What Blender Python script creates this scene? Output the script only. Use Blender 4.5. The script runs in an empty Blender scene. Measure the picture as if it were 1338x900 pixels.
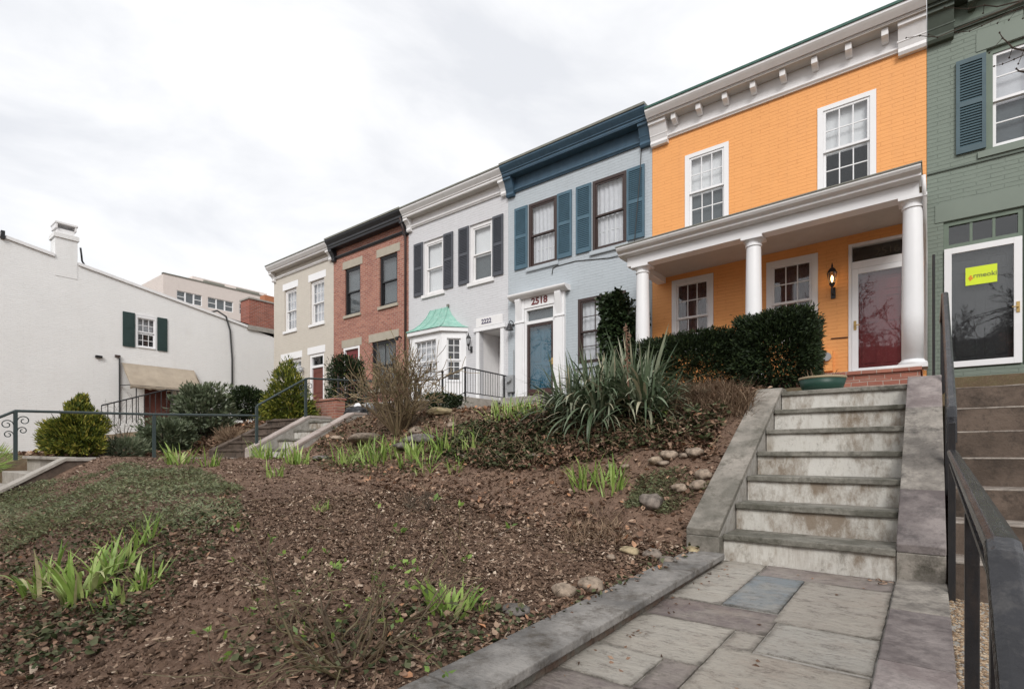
import bpy, bmesh, math, random
import numpy as np
from mathutils import Vector, Matrix, noise as mnoise

random.seed(11); rng = np.random.default_rng(11)
S = bpy.context.scene
COL = S.collection
# ------------------------------------------------------------------ frame of reference
# eye at the origin (z = 0 is eye height), X runs along the row of houses, Y towards them
SN, CS, FPX, HY = .6166, .7873, 700., 590.
YW = 12.5                                    # the common facade plane

def ray(px, py):
    u = (px - 669) / FPX
    return (-SN + u * CS, CS + u * SN, (HY - py) / FPX)
def FY(px, py, Y=YW):
    r = ray(px, py); k = Y / r[1]; return (r[0] * k, r[2] * k)

# ------------------------------------------------------------------ helpers
def tag(o, label=None, cat=None, group=None, kind=None):
    if label: o['label'] = label
    if cat: o['category'] = cat
    if group: o['group'] = group
    if kind: o['kind'] = kind
    return o

def thing(name, loc, label, cat, group=None):
    o = bpy.data.objects.new(name, None); COL.objects.link(o)
    o.location = loc; o.empty_display_size = .2
    return tag(o, label, cat, group)

def wloc(o):
    v = Vector((0, 0, 0))
    while o is not None:
        v += Vector(o.location); o = o.parent
    return v

def mesh_obj(name, verts, faces, mat, parent=None, smooth=False, tone=None, bevel=0):
    """verts are given in world coordinates; parents are never rotated."""
    verts = np.asarray(verts, dtype=np.float64).reshape(-1, 3)
    off = np.array(wloc(parent)) if parent is not None else np.zeros(3)
    me = bpy.data.meshes.new(name)
    v = verts - off
    if isinstance(faces, np.ndarray):
        n, k = faces.shape
        me.vertices.add(len(v)); me.vertices.foreach_set('co', v.ravel())
        me.loops.add(n * k); me.loops.foreach_set('vertex_index', faces.ravel().astype(np.int32))
        me.polygons.add(n)
        me.polygons.foreach_set('loop_start', np.arange(0, n * k, k, dtype=np.int32))
        me.update(calc_edges=True)
    else:
        me.from_pydata([tuple(p) for p in v], [], faces); me.update()
    if mat: me.materials.append(mat)
    if smooth: me.polygons.foreach_set('use_smooth', [True] * len(me.polygons))
    if tone is not None:
        a = me.attributes.new('tone', 'FLOAT', 'FACE'); a.data.foreach_set('value', np.asarray(tone, dtype=np.float32))
    o = bpy.data.objects.new(name, me); COL.objects.link(o)
    if parent is not None: o.parent = parent
    if bevel:
        b = o.modifiers.new('Bevel', 'BEVEL'); b.width = bevel; b.segments = 2; b.limit_method = 'ANGLE'
    return o

class MB:
    def __init__(s): s.v = []; s.f = []; s.t = []; s.tone = 0.5
    def add(s, vs, fs):
        n = len(s.v); s.v += [tuple(p) for p in vs]; s.f += [tuple(i + n for i in f) for f in fs]
        s.t += [s.tone] * len(fs); return s
    def box(s, x0, x1, y0, y1, z0, z1):
        if x0 > x1: x0, x1 = x1, x0
        if y0 > y1: y0, y1 = y1, y0
        if z0 > z1: z0, z1 = z1, z0
        return s.add([(x0,y0,z0),(x1,y0,z0),(x1,y1,z0),(x0,y1,z0),(x0,y0,z1),(x1,y0,z1),(x1,y1,z1),(x0,y1,z1)],
                     [(0,3,2,1),(4,5,6,7),(0,1,5,4),(1,2,6,5),(2,3,7,6),(3,0,4,7)])
    def extX(s, poly, x0, x1):
        """polygon of (y,z), counter-clockwise seen from +X, swept along X"""
        n = len(poly)
        vs = [(x0, y, z) for y, z in poly] + [(x1, y, z) for y, z in poly]
        fs = [tuple(range(n - 1, -1, -1)), tuple(range(n, 2 * n))] + [(i, (i + 1) % n, n + (i + 1) % n, n + i) for i in range(n)]
        return s.add(vs, fs)
    def extY(s, poly, y0, y1):
        n = len(poly)
        vs = [(x, y0, z) for x, z in poly] + [(x, y1, z) for x, z in poly]
        fs = [tuple(range(n)), tuple(range(2 * n - 1, n - 1, -1))] + [((i + 1) % n, i, n + i, n + (i + 1) % n) for i in range(n)]
        return s.add(vs, fs)
    def extZ(s, poly, z0, z1):
        n = len(poly)
        vs = [(x, y, z0) for x, y in poly] + [(x, y, z1) for x, y in poly]
        fs = [tuple(range(n - 1, -1, -1)), tuple(range(n, 2 * n))] + [(i, (i + 1) % n, n + (i + 1) % n, n + i) for i in range(n)]
        return s.add(vs, fs)
    def tube(s, pts, r, n=6, cap=True):
        pts = [Vector(p) for p in pts]; rs = r if isinstance(r, (list, tuple)) else [r] * len(pts)
        vs = []; prev = None
        for i, p in enumerate(pts):
            d = (pts[min(i + 1, len(pts) - 1)] - pts[max(i - 1, 0)])
            d = d.normalized() if d.length > 1e-9 else Vector((0, 0, 1))
            a = prev if prev is not None else (Vector((0, 0, 1)) if abs(d.z) < .9 else Vector((1, 0, 0)))
            a = (a - d * a.dot(d)); a = a.normalized() if a.length > 1e-6 else d.orthogonal().normalized()
            prev = a; b = d.cross(a)
            for k in range(n):
                t = 2 * math.pi * k / n
                vs.append(p + (a * math.cos(t) + b * math.sin(t)) * rs[i])
        fs = []
        for i in range(len(pts) - 1):
            for k in range(n):
                fs.append((i*n+k, i*n+(k+1)%n, (i+1)*n+(k+1)%n, (i+1)*n+k))
        if cap: fs += [tuple(range(n - 1, -1, -1)), tuple(range((len(pts)-1)*n, len(pts)*n))]
        return s.add(vs, fs)
    def lathe(s, prof, cx, cy, n=24):
        """profile of (radius, z) from bottom to top"""
        vs = []
        for r, z in prof:
            for k in range(n):
                t = 2 * math.pi * k / n; vs.append((cx + r*math.cos(t), cy + r*math.sin(t), z))
        fs = []
        for i in range(len(prof) - 1):
            for k in range(n): fs.append((i*n+k, i*n+(k+1)%n, (i+1)*n+(k+1)%n, (i+1)*n+k))
        fs += [tuple(range(n - 1, -1, -1)), tuple(range((len(prof)-1)*n, len(prof)*n))]
        return s.add(vs, fs)
    def rectframe(s, x0, x1, z0, z1, w, y0, y1, wb=None, wt=None):
        """picture frame in the XZ plane, butted at its corners"""
        wb = w if wb is None else wb; wt = w if wt is None else wt
        s.box(x0, x0 + w, y0, y1, z0, z1); s.box(x1 - w, x1, y0, y1, z0, z1)
        if wt: s.box(x0 + w, x1 - w, y0, y1, z1 - wt, z1)
        if wb: s.box(x0 + w, x1 - w, y0, y1, z0, z0 + wb)
        return s
    def build(s, name, mat, parent=None, smooth=False, bevel=0, tones=False):
        return mesh_obj(name, s.v, s.f, mat, parent, smooth, s.t if tones else None, bevel)

# ------------------------------------------------------------------ materials
class NT:
    def __init__(s, name):
        s.m = bpy.data.materials.new(name); s.m.use_nodes = True
        s.t = s.m.node_tree; s.t.nodes.clear()
        s.out = s.n('ShaderNodeOutputMaterial'); s.b = s.n('ShaderNodeBsdfPrincipled')
        s.l(s.b.outputs[0], s.out.inputs[0]); s.co = s.n('ShaderNodeTexCoord').outputs['Object']
    def n(s, t, **k):
        x = s.t.nodes.new(t)
        for a, v in k.items(): setattr(x, a, v)
        return x
    def l(s, a, b): s.t.links.new(a, b)
    def noise(s, scale, detail=4, rough=.6, vec=None, stretch=None):
        vec = vec or s.co
        if stretch:
            mp = s.n('ShaderNodeMapping'); mp.inputs['Scale'].default_value = stretch; s.l(vec, mp.inputs[0]); vec = mp.outputs[0]
        x = s.n('ShaderNodeTexNoise'); x.inputs['Scale'].default_value = scale
        x.inputs['Detail'].default_value = detail; x.inputs['Roughness'].default_value = rough
        s.l(vec, x.inputs['Vector']); return x.outputs['Fac']
    def ramp(s, fac, lo, hi, a=0., b=1.):
        x = s.n('ShaderNodeMapRange'); x.inputs[1].default_value = lo; x.inputs[2].default_value = hi
        x.inputs[3].default_value = a; x.inputs[4].default_value = b; s.l(fac, x.inputs[0]); return x.outputs[0]
    def mix(s, fac, a, b, mode='MIX'):
        x = s.n('ShaderNodeMix', data_type='RGBA', blend_type=mode)
        for v, i in ((a, 6), (b, 7)):
            if isinstance(v, (tuple, list)): x.inputs[i].default_value = (*v[:3], 1)
            else: s.l(v, x.inputs[i])
        if isinstance(fac, (int, float)): x.inputs[0].default_value = fac
        else: s.l(fac, x.inputs[0])
        return x.outputs[2]
    def math(s, op, a, b=None):
        x = s.n('ShaderNodeMath', operation=op)
        for v, i in ((a, 0), (b, 1)):
            if v is None: continue
            if isinstance(v, (int, float)): x.inputs[i].default_value = v
            else: s.l(v, x.inputs[i])
        return x.outputs[0]
    def col(s, c):
        if isinstance(c, (tuple, list)): s.b.inputs['Base Color'].default_value = (*c[:3], 1)
        else: s.l(c, s.b.inputs['Base Color'])
    def bump(s, h, strength=.5, dist=.01, prev=None):
        x = s.n('ShaderNodeBump'); x.inputs['Strength'].default_value = strength; x.inputs['Distance'].default_value = dist
        s.l(h, x.inputs['Height'])
        if prev is not None: s.l(prev, x.inputs['Normal'])
        s.l(x.outputs[0], s.b.inputs['Normal']); return x.outputs[0]
    def rough(s, r, spec=.5):
        s.b.inputs['Roughness'].default_value = r; s.b.inputs['Specular IOR Level'].default_value = spec

def paint(name, c, rough=.5, vary=.12, scale=3, dirt=None, dirt_amt=.25, bump=.15, spec=.4, fine=60):
    t = NT(name); n1 = t.ramp(t.noise(scale), .3, .7)
    k = 1 - vary
    col = t.mix(n1, tuple(x * k for x in c), c)
    if dirt:
        d = t.ramp(t.noise(scale * 2.3, 6, .7, stretch=(1, 1, .25)), .5, .8, 0, dirt_amt); col = t.mix(d, col, dirt)
    t.col(col); t.rough(rough, spec)
    if bump: t.bump(t.noise(fine, 3), bump, .004)
    return t.m

def brickwall(name, c, axis='X', c2=None, mortar=None, painted=True, dirt=(.3, .27, .24), dirt_amt=.15, bump=.9, vary=.1):
    t = NT(name)
    sp = t.n('ShaderNodeSeparateXYZ'); t.l(t.co, sp.inputs[0])
    cb = t.n('ShaderNodeCombineXYZ'); t.l(sp.outputs[0 if axis == 'X' else 1], cb.inputs[0]); t.l(sp.outputs[2], cb.inputs[1])
    # courses that wander a little, as laid by hand
    wob = t.n('ShaderNodeVectorMath', operation='ADD'); nz = t.n('ShaderNodeTexNoise'); nz.inputs['Scale'].default_value = 2.5
    t.l(cb.outputs[0], nz.inputs['Vector'])
    sc = t.n('ShaderNodeVectorMath', operation='SCALE'); t.l(nz.outputs['Color'], sc.inputs[0]); sc.inputs['Scale'].default_value = .035
    t.l(cb.outputs[0], wob.inputs[0]); t.l(sc.outputs[0], wob.inputs[1])
    br = t.n('ShaderNodeTexBrick'); t.l(wob.outputs[0], br.inputs['Vector'])
    for k, v in (('Scale', 1), ('Brick Width', .36 if painted else .215), ('Row Height', .074), ('Mortar Size', .0075), ('Mortar Smooth', .35)): br.inputs[k].default_value = v
    c2 = c2 or tuple(x * (1 - vary) for x in c); mortar = mortar or tuple(x * .78 for x in c)  # painted brick: joint colour darkened for dirt and the courses' shadow lines
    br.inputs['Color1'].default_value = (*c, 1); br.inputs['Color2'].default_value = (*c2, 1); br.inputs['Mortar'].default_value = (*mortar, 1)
    br.inputs['Bias'].default_value = -.1
    big = t.ramp(t.noise(.9, 6, .65), .35, .7, 0, 1)
    bc = br.outputs['Color']
    if painted:      # the joints' painted-in shadow lines come and go
        gone = t.ramp(t.noise(3.2, 5, .7, stretch=(1, 1, 2)), .38, .62, 1., .1)
        bc = t.mix(gone, bc, c)
    col = t.mix(t.math('MULTIPLY', big, .35), bc, tuple(x * .86 for x in c) if painted else c2, 'MIX')
    d = t.ramp(t.noise(1.6, 8, .75, stretch=(1.2, 1.2, .3)), .52, .8, 0, dirt_amt)
    col = t.mix(d, col, dirt)
    t.col(col); t.rough(.55 if painted else .85, .35)
    h = t.math('ADD', t.math('MULTIPLY', br.outputs['Fac'], -1.0), t.math('MULTIPLY', t.noise(9, 5, .7), .55))
    p = t.bump(h, bump, .012); t.bump(t.noise(70, 3), .2, .004, p)
    return t.m

def toned(name, cols, rough=.8, spec=.3, bump=0, bscale=40, trans=0, noise_mix=.25, nscale=12):
    """colour picked per face from the 'tone' attribute: real differences between leaves, chips, stones"""
    t = NT(name); at = t.n('ShaderNodeAttribute'); at.attribute_name = 'tone'
    r = t.n('ShaderNodeValToRGB'); t.l(at.outputs['Fac'], r.inputs[0])
    e = r.color_ramp.elements; n = len(cols)
    while len(e) < n: e.new(.5)
    for i, c in enumerate(cols):
        e[i].position = i / max(1, n - 1); e[i].color = (*c, 1)
    col = r.outputs[0]
    if noise_mix:
        m = t.ramp(t.noise(nscale, 5, .65), .3, .7, 1 - noise_mix, 1 + noise_mix * .6)
        mm = t.n('ShaderNodeVectorMath', operation='SCALE'); t.l(col, mm.inputs[0]); t.l(m, mm.inputs['Scale']); col = mm.outputs[0]
    t.col(col); t.rough(rough, spec)
    if bump: t.bump(t.noise(bscale, 5, .7), bump, .006)
    if trans:
        tr = t.n('ShaderNodeBsdfTranslucent'); t.l(col, tr.inputs[0])
        ms = t.n('ShaderNodeMixShader'); ms.inputs[0].default_value = trans
        t.l(t.b.outputs[0], ms.inputs[1]); t.l(tr.outputs[0], ms.inputs[2]); t.l(ms.outputs[0], t.out.inputs[0])
    return t.m

def glass(name, tint=(.95, .96, .96), ior=1.6, wav=.12):
    t = NT(name); t.t.nodes.remove(t.b)
    tr = t.n('ShaderNodeBsdfTransparent'); tr.inputs[0].default_value = (*tint, 1)
    gl = t.n('ShaderNodeBsdfGlossy'); gl.inputs['Roughness'].default_value = .02
    fr = t.n('ShaderNodeFresnel'); ge = t.n('ShaderNodeNewGeometry')
    t.l(t.ramp(ge.outputs['Backfacing'], 0, 1, ior, 1 / ior), fr.inputs[0])
    bp = t.n('ShaderNodeBump'); bp.inputs['Strength'].default_value = wav; bp.inputs['Distance'].default_value = .004
    t.l(t.noise(7, 2, .5), bp.inputs['Height']); t.l(bp.outputs[0], gl.inputs['Normal'])
    ms = t.n('ShaderNodeMixShader'); t.l(fr.outputs[0], ms.inputs[0]); t.l(tr.outputs[0], ms.inputs[1]); t.l(gl.outputs[0], ms.inputs[2])
    t.l(ms.outputs[0], t.out.inputs[0]); return t.m

def stained_riser(name):
    t = NT(name)
    v = t.noise(5, 6, .75, stretch=(1, 1, .16)); g = t.noise(2.2, 7, .7)
    col = t.mix(t.ramp(v, .33, .52), (.26, .215, .165), (.56, .54, .495))
    col = t.mix(t.ramp(g, .40, .66, 0, .8), col, (.60, .585, .55))
    col = t.mix(t.ramp(t.noise(14, 6, .8), .56, .74, 0, .75), col, (.10, .085, .065))
    # damp brown streaks under the nosing of each tread and towards the ends of the step
    col = t.mix(t.ramp(t.noise(2.6, 7, .75, stretch=(1, 1, .5)), .48, .62, 0, .85), col, (.19, .14, .095))
    col = t.mix(t.ramp(t.noise(7, 7, .8, stretch=(1, 1, .3)), .55, .72, 0, .6), col, (.08, .07, .05))
    t.col(col); t.rough(.85, .2); t.bump(t.noise(30, 6, .7), .5, .008); return t.m

FLAGC = [(.185, .15, .147), (.25, .21, .20), (.35, .31, .27), (.43, .395, .345), (.41, .39, .355), (.225, .25, .265)]
def flag_mat(cols):
    t = NT('flagstone'); at = t.n('ShaderNodeAttribute'); at.attribute_name = 'tone'
    r = t.n('ShaderNodeValToRGB'); t.l(at.outputs['Fac'], r.inputs[0]); e = r.color_ramp.elements
    while len(e) < len(cols): e.new(.5)
    for i, c in enumerate(cols): e[i].position = i / (len(cols) - 1); e[i].color = (*c, 1)
    # each slab gets its own patch of the grain
    sc = t.n('ShaderNodeVectorMath', operation='ADD'); cb = t.n('ShaderNodeCombineXYZ'); k = t.math('MULTIPLY', at.outputs['Fac'], 37.); t.l(k, cb.inputs[2]); t.l(t.co, sc.inputs[0]); t.l(cb.outputs[0], sc.inputs[1]); v = sc.outputs[0]
    col = t.mix(t.ramp(t.noise(4, 8, .7, v), .44, .60, 0, .45), r.outputs[0], (.43, .39, .335))
    col = t.mix(t.ramp(t.noise(2.3, 7, .75, v), .50, .66, 0, .3), col, (.30, .215, .165))
    col = t.mix(t.ramp(t.noise(11, 8, .8, v, (1, 1.6, 1)), .52, .66, 0, .7), col, (.09, .075, .062))
    col = t.mix(t.ramp(t.noise(45, 5, .8, v), .56, .75, 0, .5), col, (.10, .085, .07))
    rim = t.n('ShaderNodeAttribute'); rim.attribute_name = 'rim'
    edge = t.math('MULTIPLY', t.ramp(rim.outputs['Fac'], .55, 1.0, 0, 1), t.ramp(t.noise(9, 6, .8, v), .38, .62, 0, .85))
    col = t.mix(edge, col, (.085, .075, .06))
    t.col(col); t.rough(.68, .35)
    p = t.bump(t.noise(3.2, 8, .72, v, (1, 2.6, 1)), 1., .06); t.bump(t.noise(60, 5, .75), .45, .004, p); return t.m
def stone(name, c, c2, stain=(.12, .1, .08), scale=4, stain_amt=.6, bump=.6, rough=.75):
    t = NT(name); a = t.ramp(t.noise(scale, 8, .7), .41, .60)
    col = t.mix(a, c, c2)
    col = t.mix(t.ramp(t.noise(scale * 2.7, 8, .78), .50, .66, 0, stain_amt), col, stain)
    col = t.mix(t.ramp(t.noise(scale * 9, 6, .8), .54, .68, 0, stain_amt * .6), col, stain)
    t.col(col); t.rough(rough, .3)
    p = t.bump(t.noise(scale * 2, 6, .7, stretch=(1, 2.2, 1)), bump, .02); t.bump(t.noise(90, 4), .3, .003, p); return t.m

M = {}
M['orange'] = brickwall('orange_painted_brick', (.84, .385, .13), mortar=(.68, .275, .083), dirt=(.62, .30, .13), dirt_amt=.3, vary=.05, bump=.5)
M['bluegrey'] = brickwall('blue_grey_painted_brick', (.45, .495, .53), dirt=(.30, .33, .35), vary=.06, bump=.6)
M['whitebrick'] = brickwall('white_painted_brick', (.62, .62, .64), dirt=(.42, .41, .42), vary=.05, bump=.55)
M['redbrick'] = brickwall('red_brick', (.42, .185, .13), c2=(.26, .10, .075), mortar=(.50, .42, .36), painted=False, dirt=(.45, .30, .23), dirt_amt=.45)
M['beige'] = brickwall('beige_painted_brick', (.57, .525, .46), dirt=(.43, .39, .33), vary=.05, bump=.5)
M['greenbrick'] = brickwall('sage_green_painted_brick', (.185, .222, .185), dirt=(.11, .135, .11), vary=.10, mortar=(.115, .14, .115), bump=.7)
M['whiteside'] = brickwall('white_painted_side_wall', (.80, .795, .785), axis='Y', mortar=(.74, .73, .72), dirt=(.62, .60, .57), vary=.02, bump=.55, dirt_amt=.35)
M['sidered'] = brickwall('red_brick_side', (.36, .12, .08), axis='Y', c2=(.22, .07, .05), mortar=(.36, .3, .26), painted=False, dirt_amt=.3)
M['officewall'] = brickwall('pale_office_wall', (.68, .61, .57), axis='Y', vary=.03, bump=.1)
M['white'] = paint('white_paint', (.78, .77, .77), .45, .07, 3, (.45, .43, .40), .22)
M['whiteclean'] = paint('clean_white_paint', (.80, .80, .81), .4, .04, 2)
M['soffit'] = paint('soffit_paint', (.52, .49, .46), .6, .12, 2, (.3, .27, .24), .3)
M['bluetrim'] = paint('slate_blue_trim', (.055, .11, .165), .5, .25, 4, (.12, .17, .2), .3)
M['blueshutter'] = paint('teal_blue_shutter_paint', (.075, .145, .195), .5, .2, 4, (.03, .06, .08), .3)
M['greyshutter'] = paint('charcoal_shutter_paint', (.075, .08, .095), .5, .2, 4)
M['greenshutter'] = paint('dull_teal_shutter_paint', (.065, .11, .13), .5, .2, 4)
M['darkgreen'] = paint('dark_green_shutter_paint', (.02, .045, .042), .5, .2, 4)
M['greentrim'] = paint('sage_green_trim', (.15, .195, .15), .5, .15, 4, (.07, .09, .07), .3)
M['greendark'] = paint('dark_sage_cornice', (.075, .095, .075), .55, .25, 4, (.04, .05, .04), .3)
M['greensmooth'] = paint('sage_green_smooth_render', (.185, .222, .185), .55, .08, 2)
M['blacktrim'] = paint('black_cornice_paint', (.02, .021, .025), .4, .2, 4, (.06, .06, .06), .3)
M['brown'] = paint('dark_brown_frame', (.055, .034, .03), .4, .2, 5)
M['blackframe'] = paint('black_window_frame', (.018, .018, .02), .4, .2, 5)
M['lintel'] = paint('stone_lintel', (.42, .38, .31), .8, .15, 4, (.3, .27, .22), .4)
M['greyroof'] = paint('grey_roof_edge', (.22, .22, .19), .7, .25, 4, (.1, .1, .08), .4)
M['greenroof'] = paint('green_metal_gutter', (.035, .11, .085), .5, .25, 5, (.15, .18, .16), .5)
M['roof'] = paint('flat_roof', (.12, .12, .12), .9, .2, 2)
M['copper'] = paint('verdigris_copper', (.27, .50, .42), .7, .25, 6, (.52, .62, .56), .7)
M['reddoor'] = paint('dark_red_door', (.17, .022, .025), .35, .15, 3)
M['bluedoor'] = paint('blue_door', (.02, .12, .19), .35, .15, 3)
M['blackdoor'] = paint('dark_door', (.02, .02, .022), .35, .15, 3)
M['rustdoor'] = paint('red_brown_door', (.15, .045, .032), .45, .2, 3)
M['brownkick'] = paint('maroon_brown_panel', (.07, .032, .03), .4, .2, 5)
M['iron'] = paint('black_iron', (.018, .018, .02), .38, .3, 12, (.09, .06, .04), .25, .3, .5)
M['greeniron'] = paint('grey_green_iron', (.035, .055, .055), .45, .3, 12, (.1, .08, .06), .3, .3, .5)
M['brass'] = paint('worn_brass', (.5, .34, .12), .35, .15, 8); 
M['maroon'] = paint('maroon_number', (.16, .03, .03), .4, .1, 5)
M['navy'] = paint('dark_number', (.10, .09, .15), .4, .1, 5)
M['curtain'] = paint('white_lace_curtain', (.68, .68, .72), .9, .12, 9)
M['blind'] = paint('white_roller_blind', (.80, .80, .82), .8, .04, 4)
M['maroonc'] = paint('dark_red_curtain', (.075, .016, .022), .9, .25, 8)
M['greyblind'] = paint('grey_screen', (.10, .115, .125), .8, .1, 4)
M['room'] = paint('dark_room', (.035, .033, .034), .9, .3, 2)  # near-black colour stands for unlit rooms behind the glass
M['glass'] = glass('window_glass')
M['doorglass'] = glass('storm_door_glass', (.95, .96, .96), 1.68, .05)
M['riser'] = stained_riser('stained_white_riser')
M['tread'] = stone('bluestone_tread', (.115, .11, .09), (.25, .235, .205), (.045, .043, .03), 2.4, .85, 1.)
M['cheek'] = stone('weathered_stone_coping', (.14, .13, .11), (.31, .28, .245), (.06, .055, .04), 1.8, .85, 1.)
M['cheektan'] = stone('cleft_tan_flag', (.15, .135, .12), (.35, .32, .28), (.05, .044, .04), 2.2, .8, 1.)
M['cheekdark'] = stone('dark_purple_flag', (.11, .092, .09), (.235, .205, .195), (.06, .052, .052), 3, .65, .9)
M['cheekpurple'] = stone('purple_flag_coping', (.17, .14, .135), (.32, .28, .265), (.09, .08, .078), 3, .55, .9)
M['kerb'] = stone('bluestone_kerb', (.125, .119, .113), (.27, .255, .238), (.06, .048, .036), 2.2, .85, 1.)
M['kerbside'] = stone('mixed_kerb_side', (.17, .11, .08), (.20, .19, .16), (.05, .045, .04), 5)
M['mortar'] = stone('mortar', (.30, .28, .25), (.38, .36, .33), (.14, .12, .1), 8)
M['concrete'] = stone('weathered_concrete', (.34, .31, .27), (.42, .39, .35), (.15, .125, .1), 2.5)
M['pinkstone'] = stone('pinkish_stone_coping', (.33, .275, .245), (.41, .35, .32), (.16, .13, .11), 3, .45)
M['browncon'] = stone('brown_stained_concrete', (.075, .055, .042), (.135, .10, .078), (.03, .023, .018), 2.2, .85)
M['wornedge'] = stone('worn_step_edge', (.15, .12, .10), (.36, .32, .28), (.07, .055, .045), 3, .8)
M['flag'] = flag_mat(FLAGC)
M['pebble'] = toned('exposed_pebbles', [(.12, .08, .05), (.3, .2, .12), (.45, .36, .26)], .7)
M['soil'] = None
M['ironcap'] = paint('worn_black_cap_paint', (.022, .022, .026), .25, .5, 9, (.15, .14, .13), .5, .7, .5, 34)
M['chip'] = toned('mulch_chip', [(.06, .038, .027), (.125, .08, .055), (.21, .14, .10), (.32, .23, .165), (.58, .47, .37)], .9, .15)
M['leaf'] = toned('fallen_leaf', [(.07, .042, .03), (.15, .088, .058), (.25, .155, .105), (.37, .26, .185), (.42, .19, .09)], .75, .25)
M['ivy'] = toned('ivy_leaf', [(.02, .029, .012), (.042, .054, .022), (.078, .09, .042), (.125, .13, .075), (.13, .08, .052)], .6, .12)
M['cover'] = toned('creeping_cover', [(.12, .095, .06), (.15, .155, .075), (.185, .21, .11), (.23, .26, .16), (.33, .29, .18)], .8, .2, trans=.15)
M['iris'] = toned('iris_blade', [(.10, .17, .04), (.19, .30, .06), (.30, .43, .10), (.44, .52, .19), (.52, .46, .27)], .45, .4, trans=.25)
M['yucca'] = toned('yucca_blade', [(.045, .072, .034), (.085, .122, .066), (.14, .18, .11), (.28, .30, .21), (.48, .42, .29)], .5, .4, trans=.1)
M['yew'] = toned('yew_needles', [(.008, .014, .006), (.015, .027, .010), (.03, .05, .016), (.075, .10, .03)], .6, .3)
M['conifer'] = toned('gold_tipped_conifer', [(.016, .028, .009), (.045, .068, .014), (.10, .13, .02), (.24, .25, .035), (.40, .33, .07)], .6, .3, trans=.1)
M['greybush'] = toned('grey_green_leaves', [(.045, .062, .03), (.09, .115, .06), (.15, .18, .11), (.26, .27, .18)], .5, .4, trans=.1)
M['vine'] = toned('climbing_ivy', [(.010, .018, .008), (.02, .036, .014), (.036, .062, .022), (.07, .10, .035)], .45, .45)
M['bark'] = toned('brown_bark', [(.05, .038, .03), (.085, .066, .05), (.12, .10, .07)], .85, .2, .4, 60)
M['twig'] = toned('tan_twig', [(.10, .07, .042), (.18, .135, .08), (.26, .20, .12)], .8, .2)
M['rosestem'] = toned('rose_stem', [(.06, .04, .027), (.11, .08, .045), (.15, .13, .065)], .6, .3)
M['dryclump'] = toned('dry_grass', [(.12, .075, .05), (.22, .15, .10), (.33, .24, .16)], .8, .2, trans=.15)
M['rock'] = toned('field_stone', [(.12, .115, .11), (.19, .165, .145), (.27, .215, .17), (.33, .26, .20), (.36, .295, .17)], .9, .15, 1., 30, 0, .7, 16)
M['tub'] = paint('green_plastic_tub', (.012, .05, .035), .45, .2, 5)
M['tubrim'] = paint('tan_tub_rim', (.34, .27, .17), .6, .2, 5)
M['awning'] = paint('tan_canvas', (.40, .335, .26), .85, .2, 2, (.22, .17, .13), .4)
M['black'] = paint('black_plastic', (.012, .012, .014), .35, .2, 5)
M['yellow'] = paint('lime_yellow_card', (.66, .80, .03), .5, .04, 3)
M['orangelogo'] = paint('orange_print', (.75, .25, .02), .5, .05, 3)
M['greyink'] = paint('grey_ink', (.10, .12, .06), .5, .05, 3)
M['cable'] = paint('grey_cable', (.06, .06, .06), .6, .2, 3)
M['metal'] = paint('grey_meter_metal', (.32, .33, .34), .4, .1, 5)
M['terracotta'] = paint('terracotta', (.42, .17, .085), .8, .2, 5)
M['numgrey'] = paint('faded_gold_number', (.09, .08, .06), .5, .1, 5)

def emit(name, c, s):
    t = NT(name); t.b.inputs['Emission Color'].default_value = (*c, 1); t.b.inputs['Emission Strength'].default_value = s
    t.col(c); return t.m
M['bulb'] = emit('warm_bulb', (1, .62, .25), 9)

def soil_mat():
    t = NT('garden_soil'); at = t.n('ShaderNodeAttribute'); at.attribute_name = 'cover'
    a = t.mix(t.ramp(t.noise(9, 8, .75), .3, .7), (.135, .082, .056), (.29, .19, .138))
    a = t.mix(t.ramp(t.noise(60, 5, .8), .5, .72, 0, .8), a, (.36, .265, .20))
    a = t.mix(t.ramp(t.noise(1.3, 4), .45, .7, 0, .5), a, (.12, .08, .063))
    b = t.mix(t.ramp(t.noise(5, 8, .75), .35, .65), (.115, .078, .05), (.10, .10, .042))
    b = t.mix(t.ramp(t.noise(40, 5, .8), .5, .7, 0, .7), b, (.25, .19, .12))
    t.col(t.mix(at.outputs['Fac'], a, b)); t.rough(.95, .15)
    p = t.bump(t.noise(22, 8, .8), 1., .03); t.bump(t.noise(110, 5, .8), .8, .008, p); return t.m
M['soil'] = soil_mat()

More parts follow.
